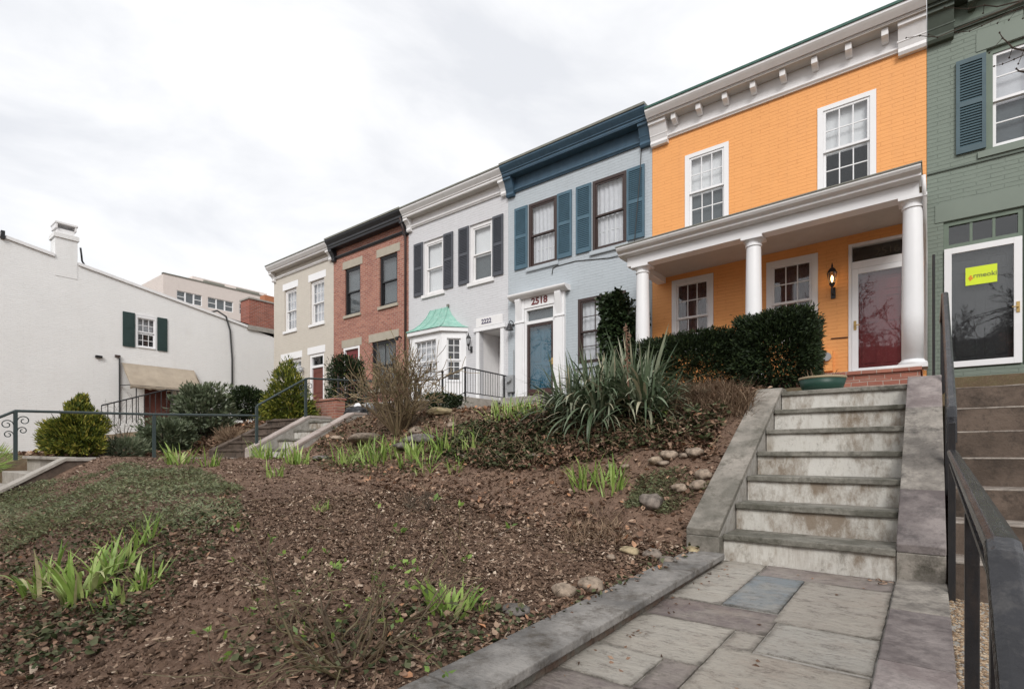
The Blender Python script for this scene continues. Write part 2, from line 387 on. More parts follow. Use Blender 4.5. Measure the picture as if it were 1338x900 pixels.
# ------------------------------------------------------------------ world, sun, camera
def world():
    w = bpy.data.worlds.new('World'); S.world = w; w.use_nodes = True
    t = w.node_tree; bg = t.nodes['Background']
    sky = t.nodes.new('ShaderNodeTexSky'); sky.sky_type = 'NISHITA'; sky.sun_disc = False
    sky.sun_elevation = math.radians(SUN_EL); sky.sun_rotation = math.radians(SUN_ROT)
    tc = t.nodes.new('ShaderNodeTexCoord'); mp = t.nodes.new('ShaderNodeMapping'); mp.inputs['Scale'].default_value = (1, 1, 2.6)
    mp.inputs['Location'].default_value = (3.1, 1.7, .4)
    t.links.new(tc.outputs['Generated'], mp.inputs[0])
    def nz(sc, d, r):
        n = t.nodes.new('ShaderNodeTexNoise'); n.inputs['Scale'].default_value = sc; n.inputs['Detail'].default_value = d; n.inputs['Roughness'].default_value = r
        n.inputs['Distortion'].default_value = .4
        t.links.new(mp.outputs[0], n.inputs['Vector']); return n.outputs['Fac']
    r = t.nodes.new('ShaderNodeValToRGB'); t.links.new(nz(2.1, 6, .55), r.inputs[0])
    e = r.color_ramp.elements
    e[0].position = .36; e[0].color = (5.1, 5.2, 5.45, 1); e[1].position = .60; e[1].color = (6.7, 6.7, 6.75, 1)
    m = t.nodes.new('ShaderNodeMix'); m.data_type = 'RGBA'; m.inputs[0].default_value = .96
    t.links.new(sky.outputs[0], m.inputs[6]); t.links.new(r.outputs[0], m.inputs[7])
    t.links.new(m.outputs[2], bg.inputs[0]); bg.inputs[1].default_value = .1
SUN_EL, SUN_AZ = 38, 32                      # azimuth: from behind the camera, a little to the right
SUN_ROT = 180 + SUN_AZ
world()
sl = bpy.data.lights.new('sun', 'SUN'); sl.energy = 1.5; sl.angle = math.radians(24); sl.color = (1, .97, .93)
so = bpy.data.objects.new('sun', sl); COL.objects.link(so)
_d = Vector((math.sin(math.radians(SUN_AZ)) * math.cos(math.radians(SUN_EL)), -math.cos(math.radians(SUN_AZ)) * math.cos(math.radians(SUN_EL)), math.sin(math.radians(SUN_EL))))
so.rotation_euler = _d.to_track_quat('Z', 'Y').to_euler(); so.location = (0, -20, 30)
cam = bpy.data.cameras.new('camera'); co = bpy.data.objects.new('camera', cam); COL.objects.link(co)
cam.sensor_width = 36; cam.lens = 36 * 700 / 1338; cam.shift_y = 140 / 1338; cam.clip_end = 20000; cam.clip_start = .05
co.location = (0, 0, 0); co.rotation_euler = (math.radians(90), 0, math.atan2(SN, CS)); S.camera = co
S.view_settings.view_transform = 'Standard'; S.view_settings.look = 'None'; S.view_settings.gamma = 1; S.view_settings.exposure = .74

# ------------------------------------------------------------------ terrain
def lerp(a, b, t): return a + (b - a) * t
def clamp(t, a=0., b=1.): return max(a, min(b, t))
def sst(t): t = clamp(t); return t * t * (3 - 2 * t)
PATHZ = lambda y: -.79 + .035 * (y - 4)
STY, STZ, STH, STG = 4.0, -.79, .1986, .32    # orange steps: first riser, base, rise, run
XL, XR = -1.30, .10                           # trench of the walks

def hbase(X, Y):
    x = clamp((X + 1.4) / -7.1)
    zb = lerp(-.73, -.08, x ** .8); Yb = lerp(3.95, 4.75, x); Yt = lerp(6.0, 6.2, x); Yl = lerp(1.0, 2.2, x)
    zt = .62
    if Y > Yt: z = zt + (Y - Yt) * .11
    elif Y > Yb:
        t = (Y - Yb) / (Yt - Yb); z = lerp(zb, zt, .55 * t + .45 * sst(t))
    elif Y > Yl: z = zb - .035 * (1 - x) * (Yb - Y)
    else: z = zb - .035 * (1 - x) * (Yb - Yl) - .5 * (Yl - Y)
    z = max(z, -2.3)
    if Y > 12.4: z = min(z, 1.35)
    return z
def carve(X, Y):
    """bottom of the bed cut for walks and steps"""
    if Y < .9: return -2.6
    if Y < STY: return PATHZ(Y) - .3
    if Y < 6.3: return max(-1.1, STZ - .35 + (Y - STY) * .55)
    return .62 + .02 * (Y - 6.3) - .2
def lump(X, Y):
    v = Vector((X, Y, 0))
    k = 1 + 1.3 * sst((Y - 3.2) / 1.2)
    return k * .012 * mnoise.noise(v * 5.3) + .045 * mnoise.noise(v * .9) + .028 * mnoise.noise(v * 2.7) + .014 * mnoise.noise(v * 7.5) + .008 * mnoise.noise(v * 19)
def gz(X, Y):
    if XL <= X <= 1.6 and Y < 12.45: return carve(X, Y)
    z = hbase(X, Y)
    if -11.72 < X < -8.6 and Y < 6.3:          # bed of the twin steps
        return min(z, -.45 if Y > 1.9 else -.45 - .6 * (1.9 - Y)) - .1
    edge = clamp((XL - X - .08) / .35) if X < XL else 1
    if Y < 11.5: z += lump(X, Y) * edge
    return z
def G(px, py):
    r = ray(px, py); k = .8
    for _ in range(4000):
        k += .006
        if r[2] * k <= gz(r[0] * k, r[1] * k): break
        if k > 20: break
    return Vector((r[0] * k, r[1] * k, gz(r[0] * k, r[1] * k)))

def build_terrain():
    far = [3000, 1200, 500, 200, 90, 50]
    xs = [-f - 30 for f in far] + list(np.arange(-76, -14, 2.)) + list(np.arange(-14, -9, .14)) + list(np.arange(-9, -1.46, .05)) + \
         [-1.45, -1.40, -1.32, -1.301, -1.29, -.9, -.4, 0, .5, 1.1, 1.59, 1.61, 2, 3, 4, 6, 9, 14, 20] + far[::-1]
    ys = [-f for f in far] + [-30, -18, -10, -6, -4, -3, -2, -1.4, -1] + list(np.arange(-.8, .2, .1)) + list(np.arange(.2, 6.6, .05)) + list(np.arange(6.6, 12.6, .15)) + [13, 16, 25, 40] + far[::-1]
    xs = sorted(set(round(float(x), 4) for x in xs)); ys = sorted(set(round(float(y), 4) for y in ys))
    nx, ny = len(xs), len(ys); V = np.zeros((nx * ny, 3)); cov = np.zeros(nx * ny)
    for j, y in enumerate(ys):
        for i, x in enumerate(xs):
            V[j*nx+i] = (x, y, gz(x, y))
            c = sst((y - 5.2) / 1.2) * (.75 + .5 * mnoise.noise(Vector((x * .7, y * .7, 3))))
            if x < -11: c = max(c, .6)
            cov[j*nx+i] = clamp(c)
    I, J = np.meshgrid(np.arange(nx - 1), np.arange(ny - 1)); a = (J * nx + I).ravel()
    F = np.stack([a, a + 1, a + nx + 1, a + nx], 1)
    o = mesh_obj('ground', V, F, M['soil'], None, True)
    at = o.data.attributes.new('cover', 'FLOAT', 'POINT'); at.data.foreach_set('value', cov.astype(np.float32))
    tag(o, kind='structure')
build_terrain()
# ------------------------------------------------------------------ walks and steps
def quadsheet(name, pts, mat, kind='structure', parent=None):
    return tag(mesh_obj(name, pts, [tuple(range(len(pts)))], mat, parent), kind=kind)

def build_path():
    X0, X1 = -1.18, -.172
    R = [(-1.18,-.89,2.95,4.0,.66),(-.89,-.172,3.69,4.0,.12),(-.89,-.61,2.97,3.69,1.),(-.61,-.172,2.83,3.69,.50),(-1.18,-.59,2.62,2.95,.02),
         (-1.18,-.72,2.125,2.62,.62),(-.72,-.59,2.37,2.62,.50),(-.59,-.172,2.41,2.83,.72),(-.72,-.172,1.86,2.37,.58),(-1.18,-.865,1.81,2.125,.66),
         (-.865,-.72,1.81,2.125,.06),(-1.18,-.80,1.42,1.81,.04),(-.80,-.172,1.44,1.81,.55),(-.72,-.72,1.8,1.8,0),(-1.18,-.62,.95,1.42,.5),(-.62,-.172,.95,1.44,.3)]
    m = MB(); rim = []
    for (a, b, c, d, tn) in R:
        if b - a < .02: continue
        g = .0042; m.tone = tn; j = lambda: random.uniform(-.004, .004)
        nx = max(1, int((b - a) / .05)); ny = max(1, int((d - c) / .05))
        dz = random.uniform(-.003, .003); n0 = len(m.v); vs = []
        for y in range(ny + 1):
            for x in range(nx + 1):
                px = lerp(a + g, b - g, x / nx); py = lerp(c + g, d - g, y / ny)
                if 0 < x < nx or 0 < y < ny: px += j() * .5; py += j() * .5
                rim.append(0. if 0 < x < nx and 0 < y < ny else 1.)
                vs.append((px, py, PATHZ(py) + dz + .008 + .0045 * mnoise.noise(Vector((px * 3, py * 3, tn * 9)))))
        top = len(vs); fs = []
        for y in range(ny):
            for x in range(nx):
                q = y * (nx + 1) + x; fs.append((q, q + 1, q + nx + 2, q + nx + 1))
        ring = [i for i in range(nx + 1)] + [(y) * (nx + 1) + nx for y in range(1, ny + 1)] + [ny * (nx + 1) + x for x in range(nx - 1, -1, -1)] + [y * (nx + 1) for y in range(ny - 1, 0, -1)]
        for i in ring: vs.append((vs[i][0], vs[i][1], vs[i][2] - .03)); rim.append(1.)
        k = len(ring)
        for i in range(k): fs.append((ring[(i + 1) % k], ring[i], top + i, top + (i + 1) % k))
        m.add(vs, fs)
    o = m.build('path', M['flag'], None, tones=True); tag(o, kind='structure'); o.data.attributes.new('rim', 'FLOAT', 'POINT').data.foreach_set('value', np.array(rim, dtype=np.float32))
    b = MB(); b.add([(X0 - .01, .93, PATHZ(.93) - .001), (X1 + .01, .93, PATHZ(.93) - .001), (X1 + .01, 4.05, PATHZ(4.05) - .001), (X0 - .01, 4.05, PATHZ(4.05) - .001)], [(0, 1, 2, 3)])
    b.box(X0, X1, .95, 1.2, -2.3, PATHZ(1) - .03)
    for i in range(5): b.box(X0, X1, .95 - .3 * (i + 1), .95 - .3 * i, -2.6, PATHZ(.95) - .02 - .18 * (i + 1))
    tag(b.build('path_mortar_bed', M['mortar']), kind='structure')
    # neighbour's walk of exposed pebbles
    quadsheet('neighbour_path', [(.065, .9, PATHZ(.9) - .02), (1.5, .9, PATHZ(.9) - .02), (1.5, 3.95, PATHZ(3.95) - .02), (.065, 3.95, PATHZ(3.95) - .02)], M['mortar'])
    n = 9000; P = rng.uniform([.075, 1.0], [.5, 3.84], (n, 2)); r = rng.uniform(.004, .010, n)
    V = np.zeros((n, 6, 3)); T = np.array([(1,0,0),(0,1,0),(-1,0,0),(0,-1,0),(0,0,.7),(0,0,-.7)], float)
    V[:] = T[None] * r[:, None, None]; V[:, :, 0] += P[:, None, 0]; V[:, :, 1] += P[:, None, 1]; V[:, :, 2] += (PATHZ(P[:, 1]) - .018)[:, None]
    F = np.array([(0,1,4),(1,2,4),(2,3,4),(3,0,4)])[None] + (np.arange(n) * 6)[:, None, None]
    tag(mesh_obj('pebble_surface', V.reshape(-1, 3), F.reshape(-1, 3), M['pebble'], None, True, np.repeat(rng.random(n), 4)), kind='stuff')
    # upper walk from the steps to the porch
    b = MB(); b.add([(-1.18, 5.9, .585), (-.17, 5.9, .585), (-.17, 10, .80), (-1.18, 10, .80)], [(0, 1, 2, 3)])
    tag(b.build('upper_path', M['concrete']), kind='structure')

def build_kerbs():
    k = thing('garden_kerb', (-1.29, 2.4, -.8), 'low grey bluestone kerb between the garden soil and the flagstone path', 'kerb')
    cuts = [.95, 1.30, 2.02, 2.62, 3.30, 3.895]
    for a, b in zip(cuts[:-1], cuts[1:]):
        m = MB(); ya, yb = a + .004, b - .004
        zk = lambda y: -.722 + .026 * (y - 3.6)
        m.add([(x, y, zk(y) + dz) for y in (ya, yb) for x, dz in ((-1.40, 0), (-1.145, 0), (-1.145, -.04), (-1.40, -.04))],
              [(0, 1, 5, 4), (1, 2, 6, 5), (2, 3, 7, 6), (3, 0, 4, 7), (0, 3, 2, 1), (4, 5, 6, 7)])
        m.build('coping', M['kerb'], k, bevel=.006)
    m = MB()
    for a in np.arange(.96, 3.88, .19):
        b = min(a + .185, 3.89); z0 = PATHZ(a) - .2
        m.tone = random.random()
        m.add([(x, y, z) for y in (a, b) for x, z in ((-1.38, z0), (-1.182 + random.uniform(-.004, .004), z0), (-1.182, -.764 + .026 * (y - 3.6)), (-1.38, -.764 + .026 * (y - 3.6)))],
              [(0, 1, 5, 4), (1, 2, 6, 5), (2, 3, 7, 6), (3, 0, 4, 7), (0, 3, 2, 1), (4, 5, 6, 7)])
    m.build('kerb_face', M['kerbside'], k)
    k = thing('path_edging', (-.05, 2.4, -.8), 'flat purple flagstone edging along the right of the path beside the handrail', 'edging')
    for i, (a, b) in enumerate(((.95, 1.75), (1.755, 2.55), (2.56, 3.30), (3.31, 3.985))):
        m = MB(); zk = lambda y: PATHZ(y) + .028
        m.add([(x, y, zk(y) + dz) for y in (a, b) for x, dz in ((-.166, 0), (.072, 0), (.072, -.35), (-.166, -.35))],
              [(0, 1, 5, 4), (1, 2, 6, 5), (2, 3, 7, 6), (3, 0, 4, 7), (0, 3, 2, 1), (4, 5, 6, 7)])
        m.build('flagstone', M['cheekdark'] if i in (0, 2) else (M['cheekpurple'] if i == 1 else M['cheektan']), k, bevel=.006)

def steps(name, label, x0, x1, y0, z0, h, g, n, rmat, tmat, cheeks, cmat, base, nose=.025, tt=.042, purple=None, bev=.006):
    t = thing(name, ((x0 + x1) / 2, y0, z0), label, 'steps')
    for k in range(n):
        ya = y0 + k * g; za = z0 + k * h
        MB().box(x0, x1, ya, ya + g + (.25 if k == n - 1 else .02), base if k == 0 else za - .25, za + h - tt).build('riser', rmat, t)
        m = MB()
        N_ = 16; ye_ = ya + g + (.25 if k == n - 1 else .0)
        vs = []; fs = []
        for i in range(N_ + 1):
            x = lerp(x0, x1, i / N_); w1 = .007 * mnoise.noise(Vector((x * 5, ya * 9, 1))) + .004 * mnoise.noise(Vector((x * 17, ya * 9, 5))); w2 = .005 * mnoise.noise(Vector((x * 4, ya * 9, 8)))
            vs += [(x, ya - nose + w1, za + h - tt + w2 * .5), (x, ye_, za + h - tt), (x, ya - nose + w1 * 1.2, za + h + w2), (x, ye_, za + h)]
        for i in range(N_):
            q = i * 4; fs += [(q, q+4, q+6, q+2), (q+2, q+6, q+7, q+3), (q+1, q+5, q+4, q), (q+3, q+7, q+5, q+1)]
        fs += [(0, 2, 3, 1), (N_*4, N_*4+1, N_*4+3, N_*4+2)]
        m.add(vs, fs); m.build('tread', tmat, t, bevel=bev)
    for ci, (a, b, ys, zs, ye, ze, yf, cm, segs) in enumerate(cheeks):
        flags = [M[q] for q in ('cheekdark', 'cheektan', 'cheektan', 'cheekpurple')] if purple and ci == 1 else None
        m = MB(); m.extX([(ys, base), (yf, base), (yf, ze), (ye, ze), (ys, zs)], a + .008, b - .008); m.build('cheek_wall', M['mortar'] if segs else cm, t)
        n_ = segs or 1
        for i in range(n_):
            f0, f1 = i / n_, (i + 1) / n_; g_ = .003
            p0 = (lerp(ys - .012, ye, f0), lerp(zs, ze, f0)); p1 = (lerp(ys - .012, ye, f1), lerp(zs, ze, f1))
            c_ = MB(); c_.extX([(p0[0] + g_, p0[1] - .004), (p1[0] - g_, p1[1] - .004), (p1[0] - g_, p1[1] + .045), (p0[0] + g_, p0[1] + .045)], a, b)
            c_.build('coping', cm if not flags else flags[i], t, bevel=.005)
        MB().box(a, b, ye + .003, yf + .01, ze - .004, ze + .045).build('coping', purple if flags else cm, t, bevel=.005)
        MB().box(a + .001, b - .001, ys - .012, ys + .1, base, zs - .006).build('cheek_end', M['cheek'] if cm is M['cheek'] else cm, t, bevel=.005)
    return t

build_path(); build_kerbs()
steps('stone_steps', 'seven stained white steps with bluestone treads rising to the orange house', -1.185, -.17, STY, STZ, STH, STG, 7, M['riser'], M['tread'],
      [(-1.42, -1.185, 3.9, -.60, 5.93, .60, 6.12, M['cheek'], 3), (-.168, .068, 3.99, -.60, 5.93, .62, 6.12, M['cheek'], 4)], M['cheek'], -1.3, purple=M['cheekpurple'])
steps('concrete_steps', 'dark brown concrete steps beside the handrail, leading to the green house', .105, 1.5, 3.85, -.80, .19, .32, 7, M['browncon'], M['wornedge'], [], None, -1.3, nose=.0, tt=.012, bev=.012)
steps('garden_steps', 'short flight of pale streaked steps with pinkish copings leading to the blue grey house', -10.05, -8.8, 5.10, -.13, .19, .33, 4, M['riser'], M['tread'],
      [(-10.29, -10.05, 4.9, .02, 6.12, .70, 6.6, M['pinkstone'], 2), (-8.8, -8.56, 4.87, .02, 6.12, .70, 6.4, M['pinkstone'], 2)], M['pinkstone'], -.9)
steps('brown_steps', 'brown brick steps left of the handrail, below the gold tipped shrub', -11.5, -10.30, 4.87, -.11, .16, .27, 5, M['browncon'], M['browncon'],
      [(-11.72, -11.5, 4.85, .0, 6.2, .69, 6.3, M['browncon'], 0)], M['browncon'], -.9)
def left_landing():
    b = MB(); b.box(-11.6, -8.62, 2.0, 4.86, -.35, -.115)
    tag(b.build('landing_path', M['concrete']), kind='structure')
    t = thing('lower_steps', (-9.5, 1.9, -.5), 'pale concrete steps dropping away at the left edge below the iron railing', 'steps')
    for i in range(5):
        MB().box(-11.6, -8.86, 2.0 - .3 * (i + 1), 1.995 - .3 * i, -2.6, -.115 - .19 * (i + 1)).build('step', M['concrete'], t, bevel=.01)
    m = MB(); m.extX([(2.6, -2.6), (2.6, -.125), (1.86, -.125), (.3, -1.08), (.3, -2.6)][::-1], -8.84, -8.60); m.build('cheek_wall', M['browncon'], t)
    m = MB(); m.extX([(2.62, -.12), (2.62, -.075), (1.85, -.075), (.3, -1.03), (.3, -1.075), (1.85, -.12)][::-1], -8.86, -8.58); m.build('coping', M['concrete'], t, bevel=.006)
    MB().box(-11.6, -8.87, 1.94, 2.02, -.112, -.07).build('landing_edge', M['concrete'], t, bevel=.006)
left_landing()

# ------------------------------------------------------------------ handrails
def scroll(m, x, y, z, sy, r=.085, t=.008, turns=1.25):
    pts = []
    for i in range(26):
        a = i / 25; ang = -math.pi / 2 + a * turns * 2 * math.pi; rr = r * (1 - .72 * a)
        pts.append((x, y + sy * (r + rr * math.cos(ang + math.pi / 2) * -1), z + rr * math.sin(ang + math.pi / 2) * 1.0))
    m.tube(pts, t, 5)

def main_handrail():
    X = .088
    t = thing('iron_handrail', (X, 3.8, -.8), 'thick black iron handrail with moulded cap beside the front steps', 'handrail')
    def cap(pts, name):
        prof = [(-.021, -.013), (.021, -.013), (.024, -.004), (.021, .006), (.011, .012), (-.011, .012), (-.021, .006), (-.024, -.004)]
        vs = []; n = len(prof)
        for i, (y, z) in enumerate(pts):
            p0 = pts[max(i - 1, 0)]; p1 = pts[min(i + 1, len(pts) - 1)]
            d = Vector((0, p1[0] - p0[0], p1[1] - p0[1])).normalized(); up = Vector((0, -d.z, d.y))
            for a, b in prof: vs.append((X + a, y + up.y * b, z + up.z * b))
        fs = [(i*n+k, (i+1)*n+k, (i+1)*n+(k+1)%n, i*n+(k+1)%n) for i in range(len(pts) - 1) for k in range(n)] + [tuple(range(n)), tuple(range(len(pts)*n-1, (len(pts)-1)*n-1, -1))]
        return mesh_obj(name, vs, fs, M['ironcap'], t, False, None, .002)
    zl = lambda y: -.145 + .0555 * (y - 1.12)
    cap([(.25, -.145 - .74 * (1.12 - .25)), (1.10, -.158), (1.13, -.145), (3.72, zl(3.72))], 'rail_cap')
    cap([(3.82, .05), (3.835, .19), (3.87, .245), (5.80, 1.33), (5.86, 1.345), (7.2, 1.36)], 'rail_cap')
    m = MB()
    for a, b in ((1.12, 3.74),): 
        m.add([(x, y, zl(y) + dz) for y in (a, b) for x, dz in ((X - .013, -.075), (X + .013, -.075), (X + .013, -.062), (X - .013, -.062))], [(0,1,5,4),(1,2,6,5),(2,3,7,6),(3,0,4,7),(0,3,2,1),(4,5,6,7)])
    m.add([(x, y, -.145 + .74 * (y - 1.12) + dz) for y in (.3, 1.115) for x, dz in ((X - .013, -.085), (X + .013, -.085), (X + .013, -.07), (X - .013, -.07))], [(0,1,5,4),(1,2,6,5),(2,3,7,6),(3,0,4,7),(0,3,2,1),(4,5,6,7)])
    m.add([(x, y, .245 + .562 * (y - 3.87) + dz) for y in (3.9, 5.8) for x, dz in ((X - .013, -.085), (X + .013, -.085), (X + .013, -.07), (X - .013, -.07))], [(0,1,5,4),(1,2,6,5),(2,3,7,6),(3,0,4,7),(0,3,2,1),(4,5,6,7)])
    for y in np.arange(1.2, 3.7, .095): m.box(X - .008, X + .008, y, y + .03, zl(y) - .064, zl(y) - .008)
    for y in np.arange(3.95, 5.8, .12): z = .245 + .562 * (y - 3.87); m.box(X - .008, X + .008, y, y + .03, z - .075, z - .004)
    m.build('lower_bar', M['iron'], t)
    for (y, za, zb) in ((1.13, -1.0, -.16), (1.95, -.9, zl(1.95) - .07), (3.80, -.85, .16), (4.72, -.3, .245 + .562 * (4.72 - 3.87) - .08), (5.82, .5, 1.33), (7.15, .6, 1.35)):
        MB().box(X - .016, X + .016, y - .016, y + .016, za, zb).build('post', M['iron'], t, bevel=.003)
main_handrail()

def left_handrail():
    X = -10.17
    t = thing('landing_handrail', (X, 3.3, -.1), 'long grey green iron railing with scrolls along the far landing and steps', 'handrail')
    P = [(X, .7, .02), (X, 1.63, .575), (X, 3.34, .62), (X, 5.05, .69)]
    MB().tube(P, .02, 8).build('rail', M['greeniron'], t)
    MB().tube([(X, 5.05, .84), (X, 5.08, .89), (X, 6.07, 1.5), (X, 6.15, 1.52), (X, 9.2, 1.70)], .02, 8).build('rail', M['greeniron'], t)
    for y, za, zb in ((1.63, -.12, .57), (3.34, -.12, .61), (5.06, -.12, .87), (6.08, .7, 1.5), (7.6, .75, 1.6), (9.2, .9, 1.7)):
        MB().box(X - .022, X + .022, y - .022, y + .022, za, zb).build('post', M['greeniron'], t)
    m = MB()
    for y, z in ((1.63, .50), (6.08, 1.42)):
        for s in (-1, 1):
            for dz, r in ((-.06, .07), (-.20, .055)):
                zz = z + dz + (0 if s > 0 else (-.06 if y < 2 else -.05))
                m = MB(); scroll(m, X, y + s * .02, zz, s, r, .007); m.build('scroll', M['greeniron'], t)
left_handrail()
# ------------------------------------------------------------------ houses
def wall_mesh(X0, X1, Z0, Z1, holes, thick=.16, depth=9.0):
    m = MB(); X0 += .003; X1 -= .003
    xs = sorted({X0, X1} | {h[0] for h in holes} | {h[1] for h in holes}); zs = sorted({Z0, Z1} | {h[2] for h in holes} | {h[3] for h in holes})
    inh = lambda x, z: any(h[0] < x < h[1] and h[2] < z < h[3] for h in holes)
    for a, b in zip(xs[:-1], xs[1:]):
        for c, d in zip(zs[:-1], zs[1:]):
            if not inh((a + b) / 2, (c + d) / 2): m.add([(a, YW, c), (b, YW, c), (b, YW, d), (a, YW, d)], [(0, 1, 2, 3)])
    for a, b, c, d in holes:
        y0, y1 = YW, YW + thick
        m.add([(a,y0,c),(a,y1,c),(a,y1,d),(a,y0,d)], [(0,1,2,3)]); m.add([(b,y0,c),(b,y1,c),(b,y1,d),(b,y0,d)], [(3,2,1,0)])
        m.add([(a,y0,d),(b,y0,d),(b,y1,d),(a,y1,d)], [(3,2,1,0)]); m.add([(a,y0,c),(b,y0,c),(b,y1,c),(a,y1,c)], [(0,1,2,3)])
    yb = YW + depth
    m.add([(X0,YW,Z0),(X0,yb,Z0),(X0,yb,Z1),(X0,YW,Z1)], [(3,2,1,0)]); m.add([(X1,YW,Z0),(X1,yb,Z0),(X1,yb,Z1),(X1,YW,Z1)], [(0,1,2,3)])
    m.add([(X0,yb,Z0),(X1,yb,Z0),(X1,yb,Z1),(X0,yb,Z1)], [(3,2,1,0)])
    return m

def cloth(name, x0, x1, z0, z1, y, mat, parent, waves=0, amp=.012):
    n = 2 if not waves else waves * 8
    vs = []; fs = []
    for i in range(n):
        x = lerp(x0, x1, i / (n - 1)); dy = amp * math.sin(2 * math.pi * waves * i / (n - 1)) + (random.uniform(-.003, .003) if waves else 0)
        vs += [(x, y + dy, z0), (x, y + dy, z1)]
    for i in range(n - 1): fs.append((2*i, 2*i+2, 2*i+3, 2*i+1))
    return mesh_obj(name, vs, fs, mat, parent, True)

def sash(w, x0, x1, z0, z1, y, mat, mx, mz, rail=.045, bottom=None, gl='glass'):
    m = MB().rectframe(x0, x1, z0, z1, rail, y, y + .035, wb=bottom or rail)
    a, b, c, d = x0 + rail, x1 - rail, z0 + (bottom or rail), z1 - rail
    for i in range(1, mx): x = lerp(a, b, i / mx); m.box(x - .010, x + .010, y + .006, y + .028, c, d)
    xs = [lerp(a, b, i / mx) for i in range(mx + 1)]
    for k in range(1, mz):
        z = lerp(c, d, k / mz)
        for i in range(mx): m.box(xs[i] + (.0105 if i else 0), xs[i+1] - (.0105 if i < mx - 1 else 0), y + .006, y + .028, z - .010, z + .010)
    m.build('sash', mat, w)
    MB().box(a - .01, b + .01, y + .014, y + .018, c - .01, d + .01).build('pane', M[gl], w)

def window(h, x0, x1, z0, z1, fm, tw=.07, rec=.03, mx=3, mz=2, up=None, lo=None, sm=None, sill=None, sillw=.06, gl='glass', split=.5, mxl=None, tt=None, cwaves=0, shut=None):
    w = MB().rectframe(x0 + .002, x1 - .002, z0 + .002, z1 - .002, tw, YW + rec, YW + rec + .11, wb=.04, wt=tt or tw).build('window', fm, h)
    a, b, c, d = x0 + tw + .003, x1 - tw - .003, z0 + .043, z1 - (tt or tw) - .003
    zm = lerp(c, d, split); sm = sm or fm
    sash(w, a, b, zm - .02, d, YW + rec + .02, sm, mx, mz, gl=gl)
    sash(w, a, b, c, zm + .02, YW + rec + .06, sm, mxl or mx, mz, bottom=.07, gl=gl)
    if up: cloth('blind' if not cwaves else 'curtain', a, b, zm - .05, d + .02, YW + rec + .14, up, w, cwaves)
    if lo: cloth('blind' if not cwaves else 'curtain', a, b, c - .02, zm - .051, YW + rec + .15, lo, w, cwaves)
    if sill: MB().box(x0 - sillw, x1 + sillw, YW - .06, YW + rec - .001, z0 - .11, z0 + .0).build('sill', sill, w, bevel=.006)
    return w

def shutter(h, x0, x1, z0, z1, mat, slats=22):
    y0, y1 = YW - .045, YW - .008; zm = lerp(z0, z1, .52); r = .055
    s = MB().rectframe(x0, x1, z0, z1, r, y0, y1, wb=.10, wt=.08)
    s.box(x0 + r, x1 - r, y0, y1, zm - .04, zm + .04)
    s.box(x0 + r, x1 - r, y1 - .006, y1, z0 + .10, zm - .04); s.box(x0 + r, x1 - r, y1 - .006, y1, zm + .04, z1 - .08)
    o = s.build('shutter', mat, h)
    m = MB()
    for a, b in ((z0 + .10, zm - .04), (zm + .04, z1 - .08)):
        n = int((b - a) / .048)
        for i in range(n):
            z = lerp(a, b, (i + .5) / n)
            m.add([(x0 + r, y0 + .004, z - .022), (x1 - r, y0 + .004, z - .022), (x1 - r, y1 - .008, z + .018), (x0 + r, y1 - .008, z + .018),
                   (x0 + r, y0 + .004, z - .014), (x1 - r, y0 + .004, z - .014), (x1 - r, y1 - .008, z + .026), (x0 + r, y1 - .008, z + .026)],
                  [(0,3,2,1),(4,5,6,7),(0,1,5,4),(1,2,6,5),(2,3,7,6),(3,0,4,7)])
    m.build('louvres', mat, o)

def cornice(h, X0, X1, mat, zm, zc, zt, roofm, frieze=None, proj=.42, brackets=0, consoles=True, bmat=None, roofh=.045, cons_w=.2, smat=None):
    X0 += .004; X1 -= .004; Y = YW
    c = MB()
    c.extX([(Y+.02, zc), (Y+.02, zt), (Y-proj, zt), (Y-proj, zt-.05), (Y-proj+.03, zt-.09), (Y-proj+.10, zt-.17), (Y-proj+.10, zc+.07), (Y-proj+.13, zc+.05), (Y-proj+.13, zc)], X0, X1)
    o = c.build('cornice', mat, h)
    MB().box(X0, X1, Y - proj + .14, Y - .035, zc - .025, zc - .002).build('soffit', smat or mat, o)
    m = MB(); m.extX([(Y+.02, zm), (Y+.02, zm+.10), (Y-.05, zm+.10), (Y-.085, zm+.075), (Y-.085, zm+.045), (Y-.05, zm+.01), (Y-.05, zm)], X0 + (cons_w if consoles else 0), X1 - (cons_w if consoles else 0)); m.build('moulding', mat, o)
    if frieze: MB().box(X0, X1, Y - .03, Y + .02, zm + .102, zc - .027).build('frieze', frieze, o)
    MB().box(X0, X1, Y - proj - .025, Y + .6, zt + .002, zt + roofh).build('roof_edge', roofm, o)
    if consoles:
        for a in (X0, X1 - cons_w):
            p = [(Y+.02, zm-.10), (Y-.09, zm-.10), (Y-.12, zm-.05), (Y-.10, zm+.02), (Y-.13, zm+.10), (Y-.22, zc-.12), (Y-.27, zc-.10), (Y-.27, zc-.028), (Y+.02, zc-.028)]
            q = MB(); q.extX(p[::-1], a, a + cons_w); b_ = q.build('bracket', bmat or mat, o)
            MB().box(a - .015 if a != X0 else a, a + cons_w + (.015 if a == X0 else 0), Y - .145, Y - .125, zm + .12, zm + .15).build('bracket_bead', bmat or mat, b_)
    for i in range(brackets):
        x = lerp(X0 + .62, X1 - .62, i / (brackets - 1))
        p = [(Y-.035, zc-.21), (Y-.12, zc-.21), (Y-.20, zc-.17), (Y-.26, zc-.16), (Y-.26, zc-.028), (Y-.035, zc-.028)]
        q = MB(); q.extX(p[::-1], x - .055, x + .055); q.build('bracket', bmat or mat, o, bevel=.008)

